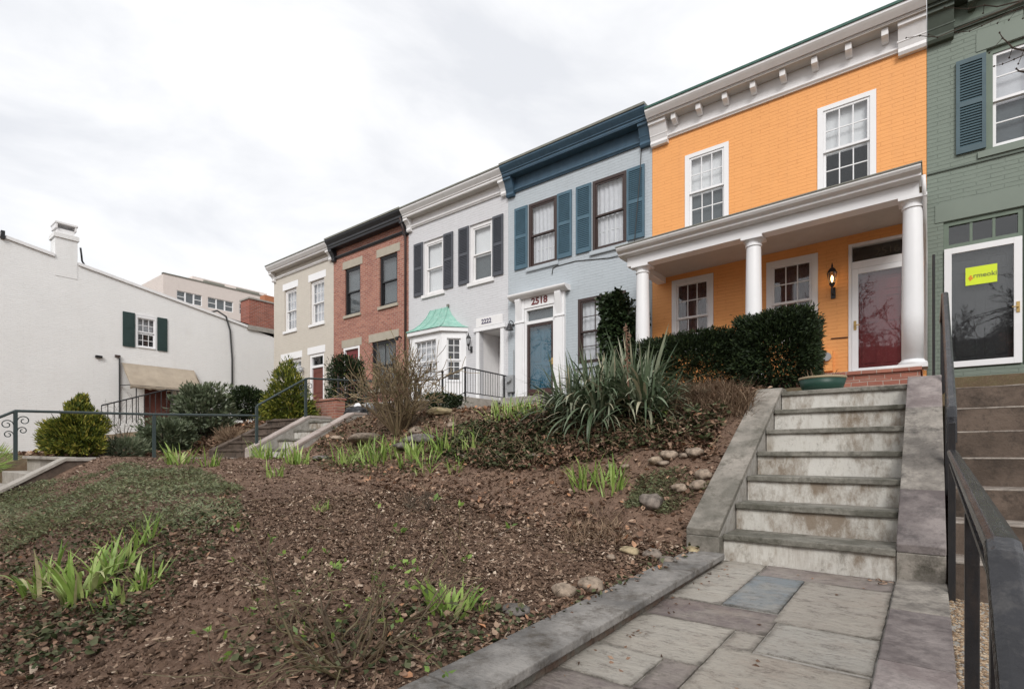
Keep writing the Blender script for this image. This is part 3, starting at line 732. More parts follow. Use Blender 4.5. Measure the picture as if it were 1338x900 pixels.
def house(label, X0, X1, holes, wm, z0=.6, ztop=8.0):
    h = thing('row_house', ((X0 + X1) / 2, YW, 1.3), label, 'house', 'attached brick row houses along the terrace')
    wall_mesh(X0, X1, z0, ztop, holes).build('wall', wm, h)
    MB().box(X0 + .02, X1 - .02, YW + .02, YW + 8.97, ztop - .12, ztop - .02).build('roof', M['roof'], h)
    MB().box(X0 + .02, X1 - .02, YW + 1.1, YW + 1.15, z0 + .1, ztop - .2).build('dark_backing', M['room'], h)  # dark sheet added behind the panes so the rooms look unlit
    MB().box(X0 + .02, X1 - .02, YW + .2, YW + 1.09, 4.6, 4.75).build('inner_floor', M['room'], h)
    return h

def text(name, body, size, loc, mat, parent, ext=.004, bold=0, sx=1.):
    cu = bpy.data.curves.new(name, 'FONT'); cu.body = body; cu.size = size; cu.extrude = ext; cu.align_x = 'CENTER'; cu.align_y = 'CENTER'; cu.offset = bold
    cu.resolution_u = 3; cu.materials.append(mat)
    tmp = bpy.data.objects.new(name, cu); COL.objects.link(tmp); bpy.context.view_layer.update()
    me = bpy.data.meshes.new_from_object(tmp.evaluated_get(bpy.context.evaluated_depsgraph_get()))
    bpy.data.objects.remove(tmp); bpy.data.curves.remove(cu)
    me.transform(Matrix.Rotation(math.radians(90), 4, 'X') @ Matrix.Diagonal((sx, 1, 1, 1)))
    if not me.materials: me.materials.append(mat)
    o = bpy.data.objects.new(name, me); COL.objects.link(o)
    o.parent = parent; o.location = Vector(loc) - wloc(parent); return o

def lantern(h, x, z, lit, s=1.):
    """wall lantern with a pointed glass body"""
    y = YW - .17 * s
    m = MB(); m.lathe([(.004, z+.34*s), (.012, z+.30*s), (.02, z+.27*s), (.012, z+.25*s), (.05*s, z+.22*s), (.085*s, z+.15*s), (.09*s, z+.14*s)], x, y, 12)
    m.lathe([(.004, z-.28*s), (.014, z-.24*s), (.012, z-.16*s), (.045*s, z-.10*s), (.055*s, z-.07*s), (.05*s, z-.06*s)], x, y, 12)
    for k in range(6):
        t = k * math.pi / 3; m.tube([(x+.05*s*math.cos(t), y+.05*s*math.sin(t), z-.06*s), (x+.085*s*math.cos(t), y+.085*s*math.sin(t), z+.14*s)], .006, 4)
    m.tube([(x, YW - .01, z - .26*s), (x, YW - .05, z - .27*s), (x, y, z - .25*s)], .012, 6)
    m.box(x - .04*s, x + .04*s, YW - .03, YW - .001, z - .34*s, z - .12*s)
    o = m.build('wall_lantern', M['iron'], h)
    g = MB(); g.lathe([(.046*s, z-.058*s), (.08*s, z+.138*s)], x, y, 12); g.build('lantern_glass', M['glass'], o)
    b = MB(); b.lathe([(.008, z-.05*s), (.012, z-.02*s), (.02*s, z+.01*s), (.018*s, z+.05*s), (.004, z+.085*s)], x, y, 10); b.build('bulb', M['bulb'] if lit else M['curtain'], o)

def storm_door(h, x0, x1, z0, z1, fm, inner, fw=.10, kick=0, rec=-.015, handle='L', kickm=None, panels=True, gl='doorglass'):
    y = YW + rec
    d = MB().rectframe(x0, x1, z0, z1, fw, y, y + .05, wb=fw + kick).build('storm_door', fm, h, bevel=.004)
    if kick: MB().box(x0 + .06, x1 - .06, y - .006, y - .001, z0 + .03, z0 + fw + kick - .03).build('kick_panel', kickm or fm, d)
    MB().box(x0 + fw - .01, x1 - fw + .01, y + .02, y + .026, z0 + fw + kick - .01, z1 - fw + .01).build('pane', M[gl], d)
    hx = x0 + fw * .5 if handle == 'L' else x1 - fw * .5; hz = z0 + .95
    m = MB(); m.box(hx - .022, hx + .022, y - .012, y - .001, hz - .09, hz + .09); m.tube([(hx, y - .012, hz), (hx, y - .05, hz), (hx + (.08 if handle == 'L' else -.08), y - .055, hz)], .01, 6)
    m.build('handle', M['brass'], d)
    m = MB(); yi = y + .12
    m.box(x0 + .03, x1 - .03, yi, yi + .04, z0 + .03, z1 - .03)
    if panels:
        xm = (x0 + x1) / 2
        for a, b in ((x0 + .16, xm - .05), (xm + .05, x1 - .16)):
            for c, e in ((z0 + .2, z0 + .85), (z0 + 1.0, z1 - .55), (z1 - .45, z1 - .2)): m.rectframe(a, b, c, e, .03, yi - .012, yi - .001)
    m.build('door', inner, h)

def orange_house():
    X0, X1 = -5.41, -.07
    W = [(-4.59, -3.59, 5.20, 6.98), (-1.84, -.84, 5.22, 7.01), (-4.91, -3.93, 2.30, 4.09), (-2.81, -1.83, 2.30, 4.07), (-1.30, -.24, 1.50, 4.10)]
    h = house('bright orange painted brick row house with white porch columns', X0, X1, W, M['orange'])
    for i, (a, b, c, d) in enumerate(W[:2]):
        window(h, a, b, c, d, M['whiteclean'], .10, -.02, 3, 2, up=M['blind'], lo=M['greyblind'] if i == 0 else None, tt=.09)
    for a, b, c, d in W[2:4]:
        window(h, a, b, c, d, M['white'], .11, -.02, 3, 2, up=M['maroonc'], lo=M['maroonc'], tt=.11, cwaves=7, gl='doorglass')
    # pale cloth bundle seen in the upper right window
    # door, transom
    a, b = -1.30, -.24
    f = MB().rectframe(a + .002, b - .002, 1.502, 4.098, .055, YW - .02, YW + .12, wb=.03).build('door_frame', M['white'], h)
    MB().box(a + .06, b - .06, YW - .01, YW + .11, 3.60, 3.74).build('transom_bar', M['white'], f)
    MB().box(a + .057, b - .057, YW + .05, YW + .056, 3.742, 4.042).build('pane', M['doorglass'], f)
    text('transom_number', '2516', .2, ((a + b) / 2 + .1, YW + .047, 3.87), M['numgrey'], f, .001)
    storm_door(h, a + .06, b - .06, 1.535, 3.597, M['whiteclean'], M['reddoor'], .105, 0, rec=-.012, handle='L')
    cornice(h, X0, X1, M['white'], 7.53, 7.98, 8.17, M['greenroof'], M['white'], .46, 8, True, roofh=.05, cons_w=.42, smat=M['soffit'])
    lantern(h, -1.56, 3.42, True)
    # porch
    sh = lambda x, z: z + (.020 * (x + 2.7) if z > 3.9 else 0)
    def sheared(m, name, mat, par, bevel=0):
        m.v = [(x, y, sh(x, z)) for x, y, z in m.v]; return m.build(name, mat, par, bevel=bevel)
    L, Rr, yf = -5.26, -.16, 10.82
    m = MB(); m.box(L, Rr, yf, yf + .28, 4.10, 4.30); m.box(L, L + .2, yf + .281, YW - .002, 4.12, 4.30); m.box(Rr - .2, Rr, yf + .281, YW - .002, 4.12, 4.30)
    pb = sheared(m, 'porch_beam', M['whiteclean'], h)
    m = MB(); m.extX([(yf+.25, 4.302), (yf+.25, 4.47), (yf-.27, 4.47), (yf-.27, 4.44), (yf-.24, 4.40), (yf-.16, 4.36), (yf-.16, 4.325), (yf-.05, 4.302)], L - .14, Rr + .03); sheared(m, 'porch_cornice', M['white'], pb)
    m = MB(); m.box(L - .12, L + .0, yf + .26, YW - .004, 4.31, 4.465); sheared(m, 'porch_cornice', M['white'], pb)
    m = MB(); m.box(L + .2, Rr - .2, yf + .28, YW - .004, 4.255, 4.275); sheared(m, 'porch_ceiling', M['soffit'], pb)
    m = MB(); m.extX([(yf-.285, 4.472), (YW-.003, 4.68), (YW-.003, 4.71), (yf-.285, 4.495)][::-1], L - .155, Rr + .045); sheared(m, 'porch_roof', M['greyroof'], h)
    for x in (-4.98, -2.70, -.345 + .10):
        zt = sh(x, 4.10) - .002; zb = 1.362; y = 11.0
        c = MB(); c.lathe([(.150, zb+.145), (.150, zb+.9), (.146, zb+1.5), (.132, zt-.20), (.130, zt-.17)], x, y, 32)
        o = c.build('column', M['whiteclean'], h, True)
        c = MB(); c.box(x-.20, x+.20, y-.20, y+.20, zb, zb+.06); c.lathe([(.19, zb+.061), (.20, zb+.085), (.19, zb+.11), (.168, zb+.12), (.155, zb+.145)], x, y, 32); c.build('column_base', M['whiteclean'], o)
        c = MB(); c.lathe([(.130, zt-.17), (.15, zt-.165), (.15, zt-.14), (.135, zt-.135), (.138, zt-.10), (.17, zt-.06), (.18, zt-.052)], x, y, 32); c.box(x-.19, x+.19, y-.19, y+.19, zt-.05, zt); c.build('column_capital', M['whiteclean'], o)
    MB().box(-5.3, -.14, 10.72, YW - .003, .8, 1.30).build('porch_base', M['redbrick'], h)
    MB().box(-5.33, -.12, 10.68, YW - .003, 1.302, 1.36).build('porch_floor', M['redbrick'], h)
    MB().box(-1.32, -.22, YW - .25, YW - .02, 1.362, 1.50).build('threshold', M['whiteclean'], h)
    m = MB(); m.box(-1.5, -.16, 10.38, 10.679, .7, 1.17); m.box(-1.5, -.16, 10.06, 10.378, .7, .98); m.build('porch_steps', M['redbrick'], h)
    m = MB()   # downspout of the porch and meter
    m.tube([(-.10, 10.75, 4.4), (-.09, 10.8, 4.15), (-.085, 11.3, 3.6), (-.085, 12.42, 3.45), (-.085, 12.44, 1.5)], .028, 6); m.build('downspout', M['white'], h, True)
    m = MB(); m.box(-1.74, -1.56, YW - .13, YW - .001, 1.62, 2.02); mo = m.build('meter_box', M['orange'], h)
    m = MB(); m.extY([(-1.66 + .085*math.cos(k*math.pi/8), 1.90 + .085*math.sin(k*math.pi/8)) for k in range(16)], YW - .20, YW - .131); m.build('meter_dial', M['metal'], mo)
    m = MB(); m.tube([(-1.6, YW - .012, 2.28), (-1.31, YW - .012, 2.27)], .012, 5); m.build('pipe', M['brown'], h)
    return h
orange_house()

def blue_house():
    X0, X1 = -9.93, -5.41
    W = [(-9.18, -8.20, 5.30, 7.14), (-7.08, -6.10, 5.30, 7.15), (-7.53, -6.11, 2.35, 4.11), (-9.27, -8.23, 1.55, 4.12)]
    h = house('blue grey brick row house with slate blue cornice and number 2518', X0, X1, W, M['bluegrey'])
    for a, b, c, d in W[:2]:
        w = window(h, a, b, c, d, M['brown'], .075, .0, 1, 1, up=M['curtain'], lo=M['curtain'], sill=M['bluegrey'], cwaves=6)
        m = MB(); y = YW + .13
        for i in (1, 2): x = lerp(a + .12, b - .12, i / 3); m.box(x - .012, x + .012, y, y + .012, c + .1, lerp(c, d, .48))
        m.box(a + .12, b - .12, y + .013, y + .02, lerp(c, d, .27), lerp(c, d, .28)); m.build('inner_muntins', M['whiteclean'], w)
    for a, b in ((-9.67, -9.205), (-8.175, -7.71), (-7.57, -7.105), (-6.075, -5.60)): shutter(h, a, b, 5.33, 7.13, M['blueshutter'])
    a, b, c, d = W[2]
    w = window(h, a, b, c, d, M['brown'], .075, .0, 3, 2, up=M['curtain'], lo=M['curtain'], sm=M['brown'], sill=M['bluegrey'], cwaves=8)
    cornice(h, X0, X1, M['bluetrim'], 7.62, 8.06, 8.32, M['greyroof'], M['bluetrim'], .44, 0, True, roofh=.06, cons_w=.27)
    # door surround
    s = MB(); s.box(-9.60, -9.275, YW - .10, YW - .001, 1.5, 4.40); s.box(-8.225, -7.90, YW - .10, YW - .001, 1.5, 4.40); s.box(-9.274, -8.226, YW - .085, YW - .001, 4.122, 4.40)
    o = s.build('door_surround', M['whiteclean'], h, bevel=.006)
    for a in (-9.60, -8.225):
        s = MB(); s.box(a + .05, a + .275, YW - .125, YW - .101, 1.56, 3.70); s.box(a - .02, a + .345, YW - .13, YW - .101, 3.73, 3.77); s.extX([(YW-.101, 3.80), (YW-.22, 4.36), (YW-.22, 4.398), (YW-.101, 4.398)], a + .07, a + .255)
        s.build('pilaster', M['whiteclean'], o, bevel=.004)
    s = MB(); s.extX([(YW+.0, 4.402), (YW+.0, 4.56), (YW-.30, 4.54), (YW-.30, 4.50), (YW-.27, 4.46), (YW-.2, 4.43), (YW-.15, 4.402)], -9.74, -7.76); s.build('door_hood', M['white'], o)
    f = MB().rectframe(-9.268, -8.232, 1.552, 4.118, .06, YW - .06, YW + .1, wb=.03); f.box(-9.208, -8.292, YW - .05, YW + .09, 3.66, 3.75); f = f.build('door_frame', M['whiteclean'], h)
    MB().box(-9.21, -8.29, YW + .02, YW + .026, 3.752, 4.058).build('pane', M['doorglass'], f); MB().box(-9.21, -8.29, YW + .06, YW + .08, 3.752, 4.058).build('blind', M['greyblind'], f)
    text('house_number', '2518', .265, (-8.74, YW - .089, 4.275), M['maroon'], h, .006, .008, 1.05)
    storm_door(h, -9.205, -8.295, 1.585, 3.655, M['brown'], M['bluedoor'], .075, .14, rec=-.035, handle='R', kickm=M['brownkick'])
    MB().box(-9.5, -8.0, YW - .9, YW - .10, 1.1, 1.5).build('doorstep', M['mortar'], h, bevel=.01)
    # barn lamp by the door, meter
    x, y, z = -9.73, YW - .20, 3.66
    m = MB(); m.lathe([(.125, z-.10), (.12, z-.085), (.075, z+.0), (.05, z+.05), (.045, z+.09), (.01, z+.10)], x, y, 16); m.tube([(x, y, z+.09), (x, y, z+.15), (x, y+.06, z+.19), (x, YW-.03, z+.16), (x, YW-.005, z+.13)], .012, 6)
    m.lathe([(.05, z+.06), (.05, z+.10)], x, YW-.03, 10); o = m.build('barn_lamp', M['iron'], h)
    m = MB(); m.lathe([(.01, z-.095), (.045, z-.08), (.045, z-.05), (.02, z-.02)], x, y, 10); m.build('bulb', M['bulb'], o)
    m = MB(); m.box(-9.90, -9.66, YW - .13, YW - .001, 1.75, 2.26); o = m.build('meter_box', M['metal'], h, bevel=.01)
    m = MB(); m.extY([(-9.78 + .09*math.cos(k*math.pi/8), 2.13 + .09*math.sin(k*math.pi/8)) for k in range(16)], YW - .22, YW - .131); m.build('meter_dial', M['metal'], o)
    m = MB(); m.tube([(-9.78, YW-.05, 1.75), (-9.78, YW-.05, .95)], .03, 6); m.tube([(-9.70, YW-.03, 2.26), (-9.70, YW-.03, 3.0)], .015, 6); m.build('conduit', M['metal'], o)
    m = MB(); m.tube([(-8.36, YW-.012, 4.95), (-8.33, YW-.012, 5.12), (-8.2, YW-.012, 5.15), (-7.6, YW-.012, 5.16), (-6.6, YW-.012, 5.02), (-5.95, YW-.05, 5.0), (-5.85, YW-.06, 5.25), (-5.7, YW-.05, 7.0), (-5.69, YW-.012, 7.55)], .012, 5); m.build('cable', M['cable'], h, True)
    m = MB(); m.tube([(-5.55, YW-.012, 4.4), (-5.57, YW-.03, 4.0), (-5.75, YW-.03, 3.6), (-5.6, YW-.03, 3.45), (-5.45, YW-.03, 3.42)], .012, 5); m.build('cable', M['cable'], h, True)
blue_house()

def white_house():
    X0, X1 = -14.37, -9.93
    W = [(-13.62, -12.64, 5.30, 7.12), (-11.50, -10.53, 5.30, 7.13), (-11.05, -10.20, 1.55, 3.72)]
    h = house('white painted brick row house with copper roofed bay window', X0, X1, W, M['whitebrick'])
    window(h, *W[0], M['white'], .11, .05, 1, 1, up=M['blind'], lo=M['blind'], sill=M['white'])
    window(h, *W[1], M['white'], .11, .05, 1, 1, up=M['blind'], lo=M['greyblind'], sill=M['white'])
    for a, b in ((-14.07, -13.63), (-12.63, -12.20), (-11.95, -11.51), (-10.52, -10.11)): shutter(h, a, b, 5.32, 7.13, M['greyshutter'])
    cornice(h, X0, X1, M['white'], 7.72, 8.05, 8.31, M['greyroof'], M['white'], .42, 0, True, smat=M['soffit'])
    # recessed entry
    m = MB(); a, b, c, d = W[2]
    m.box(a - .13, a - .002, YW - .05, YW - .001, 1.5, 3.722); m.box(b + .002, b + .13, YW - .05, YW - .001, 1.5, 3.722); m.box(a - .20, b + .20, YW - .08, YW - .001, 3.724, 3.84); m.build('door_surround', M['whiteclean'], h)
    m = MB(); m.box(a - .05, a, YW + .161, YW + 1.0, c, d); m.box(b, b + .05, YW + .161, YW + 1.0, c, d); m.box(a, b, YW + .161, YW + 1.0, d, d + .05); m.build('recess', M['white'], h)
    m = MB(); m.box(a + .02, b - .02, YW + .9, YW + .94, c + .03, d - .04)
    for q in ((c + .25, c + .95), (c + 1.1, d - .25)): m.rectframe(a + .15, b - .15, q[0], q[1], .04, YW + .885, YW + .899)
    m.build('door', M['white'], h)
    m = MB(); m.box(-11.18, -10.12, YW - .05, YW - .001, 3.86, 4.14); m.build('number_board', M['white'], h, bevel=.006)
    text('house_number', '2222', .2, (-10.75, YW - .053, 4.0), M['navy'], h, .004, .006, 1.0)
    lantern(h, -11.40, 3.42, False, .9)
    # bay
    y0 = 11.95; xa, xb = -13.66, -12.185; wl, wr = -14.22, -11.64
    plan = [(wl, YW - .002), (xa, y0), (xb, y0), (wr, YW - .002)]
    B = MB(); B.extZ(plan, .9, 2.17)
    o = B.build('bay_window', M['whiteclean'], h); B = MB(); B.extZ(plan, 3.66, 3.80); B.build('bay_head', M['whiteclean'], o)
    def face(p, q, mx, nm):
        p = Vector((*p, 0)); q = Vector((*q, 0)); L = (q - p).length; ux = (q - p) / L; nrm = Vector((ux.y, -ux.x, 0))
        def put(m): m.v = [tuple(p + ux * x + nrm * (-y) + Vector((0, 0, z))) for x, y, z in m.v]; return m
        cw = .24 if L > 1 else .17
        m = MB(); m.box(0, cw, -.0, .12, 2.17, 3.66); m.box(L - cw, L, -.0, .12, 2.17, 3.66); m.box(cw, L - cw, 0, .12, 2.17, 2.24); m.box(cw, L - cw, 0, .12, 3.60, 3.66)
        m.rectframe(cw - .05, L - cw + .05, 2.2, 3.64, .05, -.018, -.001); put(m).build('casing', M['whiteclean'], o)
        a, b, c, d = cw, L - cw, 2.24, 3.60; zm = (c + d) / 2
        m = MB().rectframe(a, b, zm - .02, d, .045, .03, .06); m.rectframe(a, b, c, zm - .021, .045, .06, .09)
        for i in range(1, mx): x = lerp(a, b, i / mx); m.box(x - .01, x + .01, .035, .055, zm + .03, d - .046); m.box(x - .01, x + .01, .065, .085, c + .046, zm - .07)
        for k in (1, 2):
            z = lerp(zm, d, k / 3); m.box(a + .046, b - .046, .034, .054, z - .009, z + .009); z = lerp(c, zm, k / 3); m.box(a + .046, b - .046, .064, .084, z - .009, z + .009)
        put(m).build('sash', M['whiteclean'], o)
        m = MB(); m.box(a + .04, b - .04, .045, .05, zm, d - .04); m.box(a + .04, b - .04, .075, .08, c + .04, zm); put(m).build('pane', M['glass'], o)
        m = MB(); m.box(a, b, .125, .135, c, d); put(m).build('curtain', M['curtain'] if nm else M['room'], o)  # right face: no curtain, a near-black panel stands for the unlit room
    face(plan[0], plan[1], 2, 1); face(plan[1], plan[2], 4, 1); face(plan[2], plan[3], 2, 0)
    def off(e, dz): return [(wl - e * .9, YW - .003), (xa - e * .45, y0 - e), (xb + e * .45, y0 - e), (wr + e * .9, YW - .003)]
    m = MB(); m.extZ(off(.10, 0), 3.802, 3.93); m.build('bay_cornice', M['whiteclean'], o, bevel=.008)
    rings = []
    for f, z in ((0, 3.932), (.28, 4.05), (.52, 4.22), (.74, 4.45), (.9, 4.72)):
        e = off(.13, 0); cx0, cx1 = -13.22, -12.42
        T = [(cx0 - .0, YW - .003), (cx0, YW - .05), (cx1, YW - .05), (cx1 + .0, YW - .003)]
        rings.append([(lerp(p[0], t[0], f / .9), lerp(p[1], t[1], f / .9), z) for p, t in zip(e, T)])
    vs = [p for r in rings for p in r]; fs = [(i*4+k, i*4+k+1, i*4+4+k+1, i*4+4+k) for i in range(4) for k in range(3)] + [(16, 17, 18, 19)]
    mesh_obj('bay_roof', vs, fs, M['copper'], o)
    m = MB()
    for k in (1, 2): m.tube([(r[k][0], r[k][1], r[k][2] + .012) for r in rings], .014, 5)
    for q in (.33, .66): m.tube([(lerp(r[1][0], r[2][0], q), r[1][1] - .004, r[2][2] + .008) for r in rings], .010, 4)
    m.build('roof_seams', M['copper'], o)
    MB().box(-12.46, -12.38, YW - .06, YW - .003, 4.72, 4.80).build('roof_finial', M['greyroof'], o)
    # stoop
    m = MB(); m.box(-11.35, -9.98, 10.65, YW - .003, .8, 1.50); 
    for i in range(2): m.box(-11.35, -9.98, 10.65 - .3 * (i + 1), 10.647 - .3 * i, .7, 1.5 - .17 * (i + 1))
    m.build('stoop', M['concrete'], h, bevel=.01)
    return h
white_house()

def stoop_rail():
    X = -10.0
    t = thing('stoop_railing', (X, 11.2, 1.5), 'black iron picket railing sloping up beside the white house entry', 'railing')
    m = MB(); m.tube([(X, YW - .02, 2.26), (X, 10.7, 2.30), (X, 9.84, 1.90)], .020, 6); m.build('top_rail', M['iron'], t)
    m = MB(); m.tube([(X, YW - .02, 1.60), (X, 10.7, 1.62), (X, 9.84, 1.22)], .014, 6); m.build('bottom_rail', M['iron'], t)
    m = MB()
    for i in range(24):
        y = lerp(9.95, YW - .1, i / 23); zt = 2.26 + .04 * (YW - y) / 1.8 if y > 10.7 else 2.30 - (10.7 - y) * .465
        m.tube([(X, y, zt - .66), (X, y, zt)], .009, 4)
    m.build('pickets', M['iron'], t)
    for y, a, b in ((9.84, 1.0, 2.02), (10.7, 1.4, 2.31), (YW - .12, 1.5, 2.27)): MB().box(X - .02, X + .02, y - .02, y + .02, a, b).build('post', M['iron'], t)
    m = MB(); m.lathe([(.012, 2.02), (.035, 2.05), (.035, 2.08), (.01, 2.11), (.004, 2.15)], X, 9.84, 8); m.build('finial', M['iron'], t)
    t = thing('picket_fence', (-11.6, 9.4, 1.2), 'low black iron picket fence behind the bare shrub', 'fence')
    p0, p1 = Vector((-13.35, 9.0, 0)), Vector((-10.1, 9.84, 0)); n = 30
    z0 = lambda f: lerp(1.28, 1.16, f); z1 = lambda f: lerp(2.02, 1.88, f)
    m = MB(); m.tube([(*(p0.xy), z1(0)), (*(p1.xy), z1(1))], .016, 5); m.tube([(*(p0.xy), z0(0) + .06), (*(p1.xy), z0(1) + .06)], .014, 5); m.build('rails', M['iron'], t)
    m = MB()
    for i in range(n + 1):
        f = i / n; p = p0.lerp(p1, f); m.tube([(p.x, p.y, z0(f) - .0), (p.x, p.y, z1(f) + .06)], .009, 4)
    m.build('pickets', M['iron'], t)
    for f in (0, .4, .78):
        p = p0.lerp(p1, f); MB().box(p.x - .022, p.x + .022, p.y - .022, p.y + .022, .9, z1(f) + .14).build('post', M['iron'], t)
stoop_rail()

def brick_house():
    X0, X1 = -18.87, -14.37
    W = [(-18.11, -17.13, 5.30, 7.13), (-15.98, -14.98, 5.30, 7.13), (-18.21, -17.17, 1.55, 4.06), (-16.43, -15.05, 2.3, 4.06)]
    h = house('red brick row house with black cornice and black windows', X0, X1, W, M['redbrick'])
    for i, (a, b, c, d) in enumerate(W[:2]):
        w = window(h, a, b, c, d, M['blackframe'], .075, .05, 1, 1, up=M['greyblind'], lo=M['greyblind'], sill=M['lintel'])
    for a, b, c, d in ((-18.25, -16.99, 7.135, 7.43), (-16.14, -14.83, 7.135, 7.43), (-18.31, -17.04, 4.065, 4.36), (-16.60, -14.89, 4.065, 4.36)): MB().box(a, b, YW - .012, YW + .10, c, d).build('lintel', M['lintel'], h)
    window(h, *W[3], M['blackframe'], .08, .05, 2, 1, up=M['greyblind'], lo=M['greyblind'], sill=M['lintel'])
    a, b, c, d = W[2]
    MB().rectframe(a + .002, b - .002, c, d, .09, YW + .0, YW + .12, wb=0).build('door_frame', M['whiteclean'], h)
    m = MB(); m.box(a + .092, b - .092, YW + .08, YW + .12, c, d - .092); m.rectframe(a + .25, b - .25, 3.2, 3.8, .04, YW + .065, YW + .079); m.build('door', M['reddoor'], h)
    cornice(h, X0, X1, M['blacktrim'], 7.66, 8.02, 8.33, M['greyroof'], None, .42, 0, True, roofh=.06)
    m = MB(); m.tube([(-14.48, YW - .30, 8.1), (-14.48, YW - .12, 7.7), (-14.48, YW - .06, 7.5), (-14.48, YW - .06, 1.2)], .04, 8); m.build('downspout', M['brown'], h, True)
    m = MB(); m.tube([(-14.75, YW - .003, 4.02), (-14.75, YW - .10, 4.05), (-14.75, YW - .22, 3.98)], .03, 6); m.lathe([(.07, 3.90), (.07, 3.99), (.03, 4.02)], -14.75, YW - .22, 10); m.build('security_lamp', M['black'], h)
brick_house()

def beige_house():
    X0, X1 = -23.53, -18.87
    W = [(-22.62, -21.64, 5.31, 7.13), (-20.56, -19.54, 5.31, 7.12), (-22.45, -21.27, 2.9, 4.04), (-20.62, -19.55, 1.55, 4.07)]
    h = house('cream painted brick row house at the far left end', X0, X1, W, M['beige'])
    for a, b, c, d in W[:2]: window(h, a, b, c, d, M['white'], .09, .07, 3, 2, up=M['curtain'], lo=M['curtain'], sill=M['whiteclean'])
    window(h, *W[2], M['white'], .09, .07, 3, 2, up=M['curtain'], lo=M['curtain'], sill=M['whiteclean'])
    for a, b, c, d in ((-22.76, -21.50, 7.135, 7.42), (-20.69, -19.41, 7.13, 7.42), (-22.92, -21.18, 4.045, 4.33), (-20.76, -19.46, 4.075, 4.37)): MB().box(a, b, YW - .012, YW + .10, c, d).build('lintel', M['whiteclean'], h)
    a, b, c, d = W[3]
    f = MB().rectframe(a + .002, b - .002, c, d, .12, YW + .03, YW + .14, wb=0).build('door_frame', M['whiteclean'], h)
    MB().box(a + .122, b - .122, YW + .05, YW + .13, 3.50, 3.60).build('transom_bar', M['whiteclean'], f); MB().box(a + .122, b - .122, YW + .09, YW + .095, 3.60, d - .12).build('pane', M['doorglass'], f)
    m = MB(); m.box(a + .122, b - .122, YW + .1, YW + .14, c, 3.498)
    for q in ((1.7, 2.3), (2.45, 3.35)): m.rectframe(a + .22, b - .22, q[0], q[1], .04, YW + .085, YW + .099)
    m.build('door', M['rustdoor'], h)
    m = MB(); m.lathe([(.02, 3.36), (.07, 3.40), (.09, 3.46), (.07, 3.52), (.02, 3.56)], -21.02, YW - .14, 12); m.tube([(-21.02, YW - .002, 3.55), (-21.02, YW - .14, 3.58)], .015, 5); m.build('globe_lamp', M['metal'], h)
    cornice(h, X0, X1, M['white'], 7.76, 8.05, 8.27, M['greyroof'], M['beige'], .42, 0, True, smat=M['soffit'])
beige_house()

def green_house():
    X0, X1 = -.07, 4.6
    W = [(.755, 1.85, 5.27, 7.03), (.17, 1.24, 1.48, 4.16)]
    h = house('sage green painted brick row house with a yellow card on its door', X0, X1, W, M['greenbrick'])
    w = window(h, *W[0], M['greentrim'], .085, .04, 2, 2, up=M['curtain'], lo=M['greyblind'], sm=M['whiteclean'])
    MB().box(.62, 2.0, YW - .012, YW + .02, 7.04, 7.36).build('lintel', M['greensmooth'], h); MB().box(.05, 1.40, YW - .012, YW + .02, 4.17, 4.50).build('lintel', M['greensmooth'], h)
    MB().box(.64, 2.0, YW - .03, YW + .05, 5.155, 5.265).build('window_ledge', M['greensmooth'], h)
    MB().box(-.06, 4.55, YW - .022, YW + .02, 5.085, 5.105).build('joint', M['greendark'], h)
    shutter(h, .345, .75, 5.31, 6.97, M['greenshutter']); shutter(h, 1.86, 2.27, 5.31, 6.97, M['greenshutter'])
    a, b, c, d = W[1]
    f = MB().rectframe(a + .002, b - .002, c, d - .002, .075, YW + .03, YW + .12, wb=.03); f.box(a + .077, b - .077, YW + .03, YW + .11, 3.66, 3.74)
    for i in (1, 2): x = lerp(a + .08, b - .08, i / 3); f.box(x - .02, x + .02, YW + .045, YW + .10, 3.741, d - .08)
    f = f.build('door_frame', M['greentrim'], h)
    MB().box(a + .077, b - .077, YW + .07, YW + .075, 3.742, d - .08).build('pane', M['doorglass'], f)
    storm_door(h, a + .01, b - .03, 1.51, 3.657, M['whiteclean'], M['blackdoor'], .105, 0, rec=-.035, handle='R')
    s = thing('notice_card', (.685, YW - .025, 3.10), 'lime yellow printed card stuck on the glass of the storm door', 'sign')
    MB().box(.475, .895, YW - .024, YW - .019, 2.945, 3.26).build('card', M['yellow'], s)
    text('lettering', 'rmeoki', .115, (.735, YW - .026, 3.10), M['greyink'], s, .0005, .001, .95)
    m = MB(); 
    for x, z, r in ((.545, 3.10, .022), (.528, 3.07, .02), (.56, 3.065, .022), (.54, 3.04, .02)): m.extY([(x + r*math.cos(k*math.pi/2+.5), z + r*math.sin(k*math.pi/2+.5)) for k in range(4)], YW - .0265 - r * .02, YW - .0245)
    m.build('emblem', M['orangelogo'], s)
    cornice(h, X0, X1, M['greendark'], 7.53, 7.98, 8.17, M['greenroof'], M['greentrim'], .46, 7, True, roofh=.05, cons_w=.38)
    m = MB(); m.tube([(.03, 12.30, 1.2), (.03, 12.30, 3.55)], .022, 6); m.build('pole', M['iron'], h)
green_house()

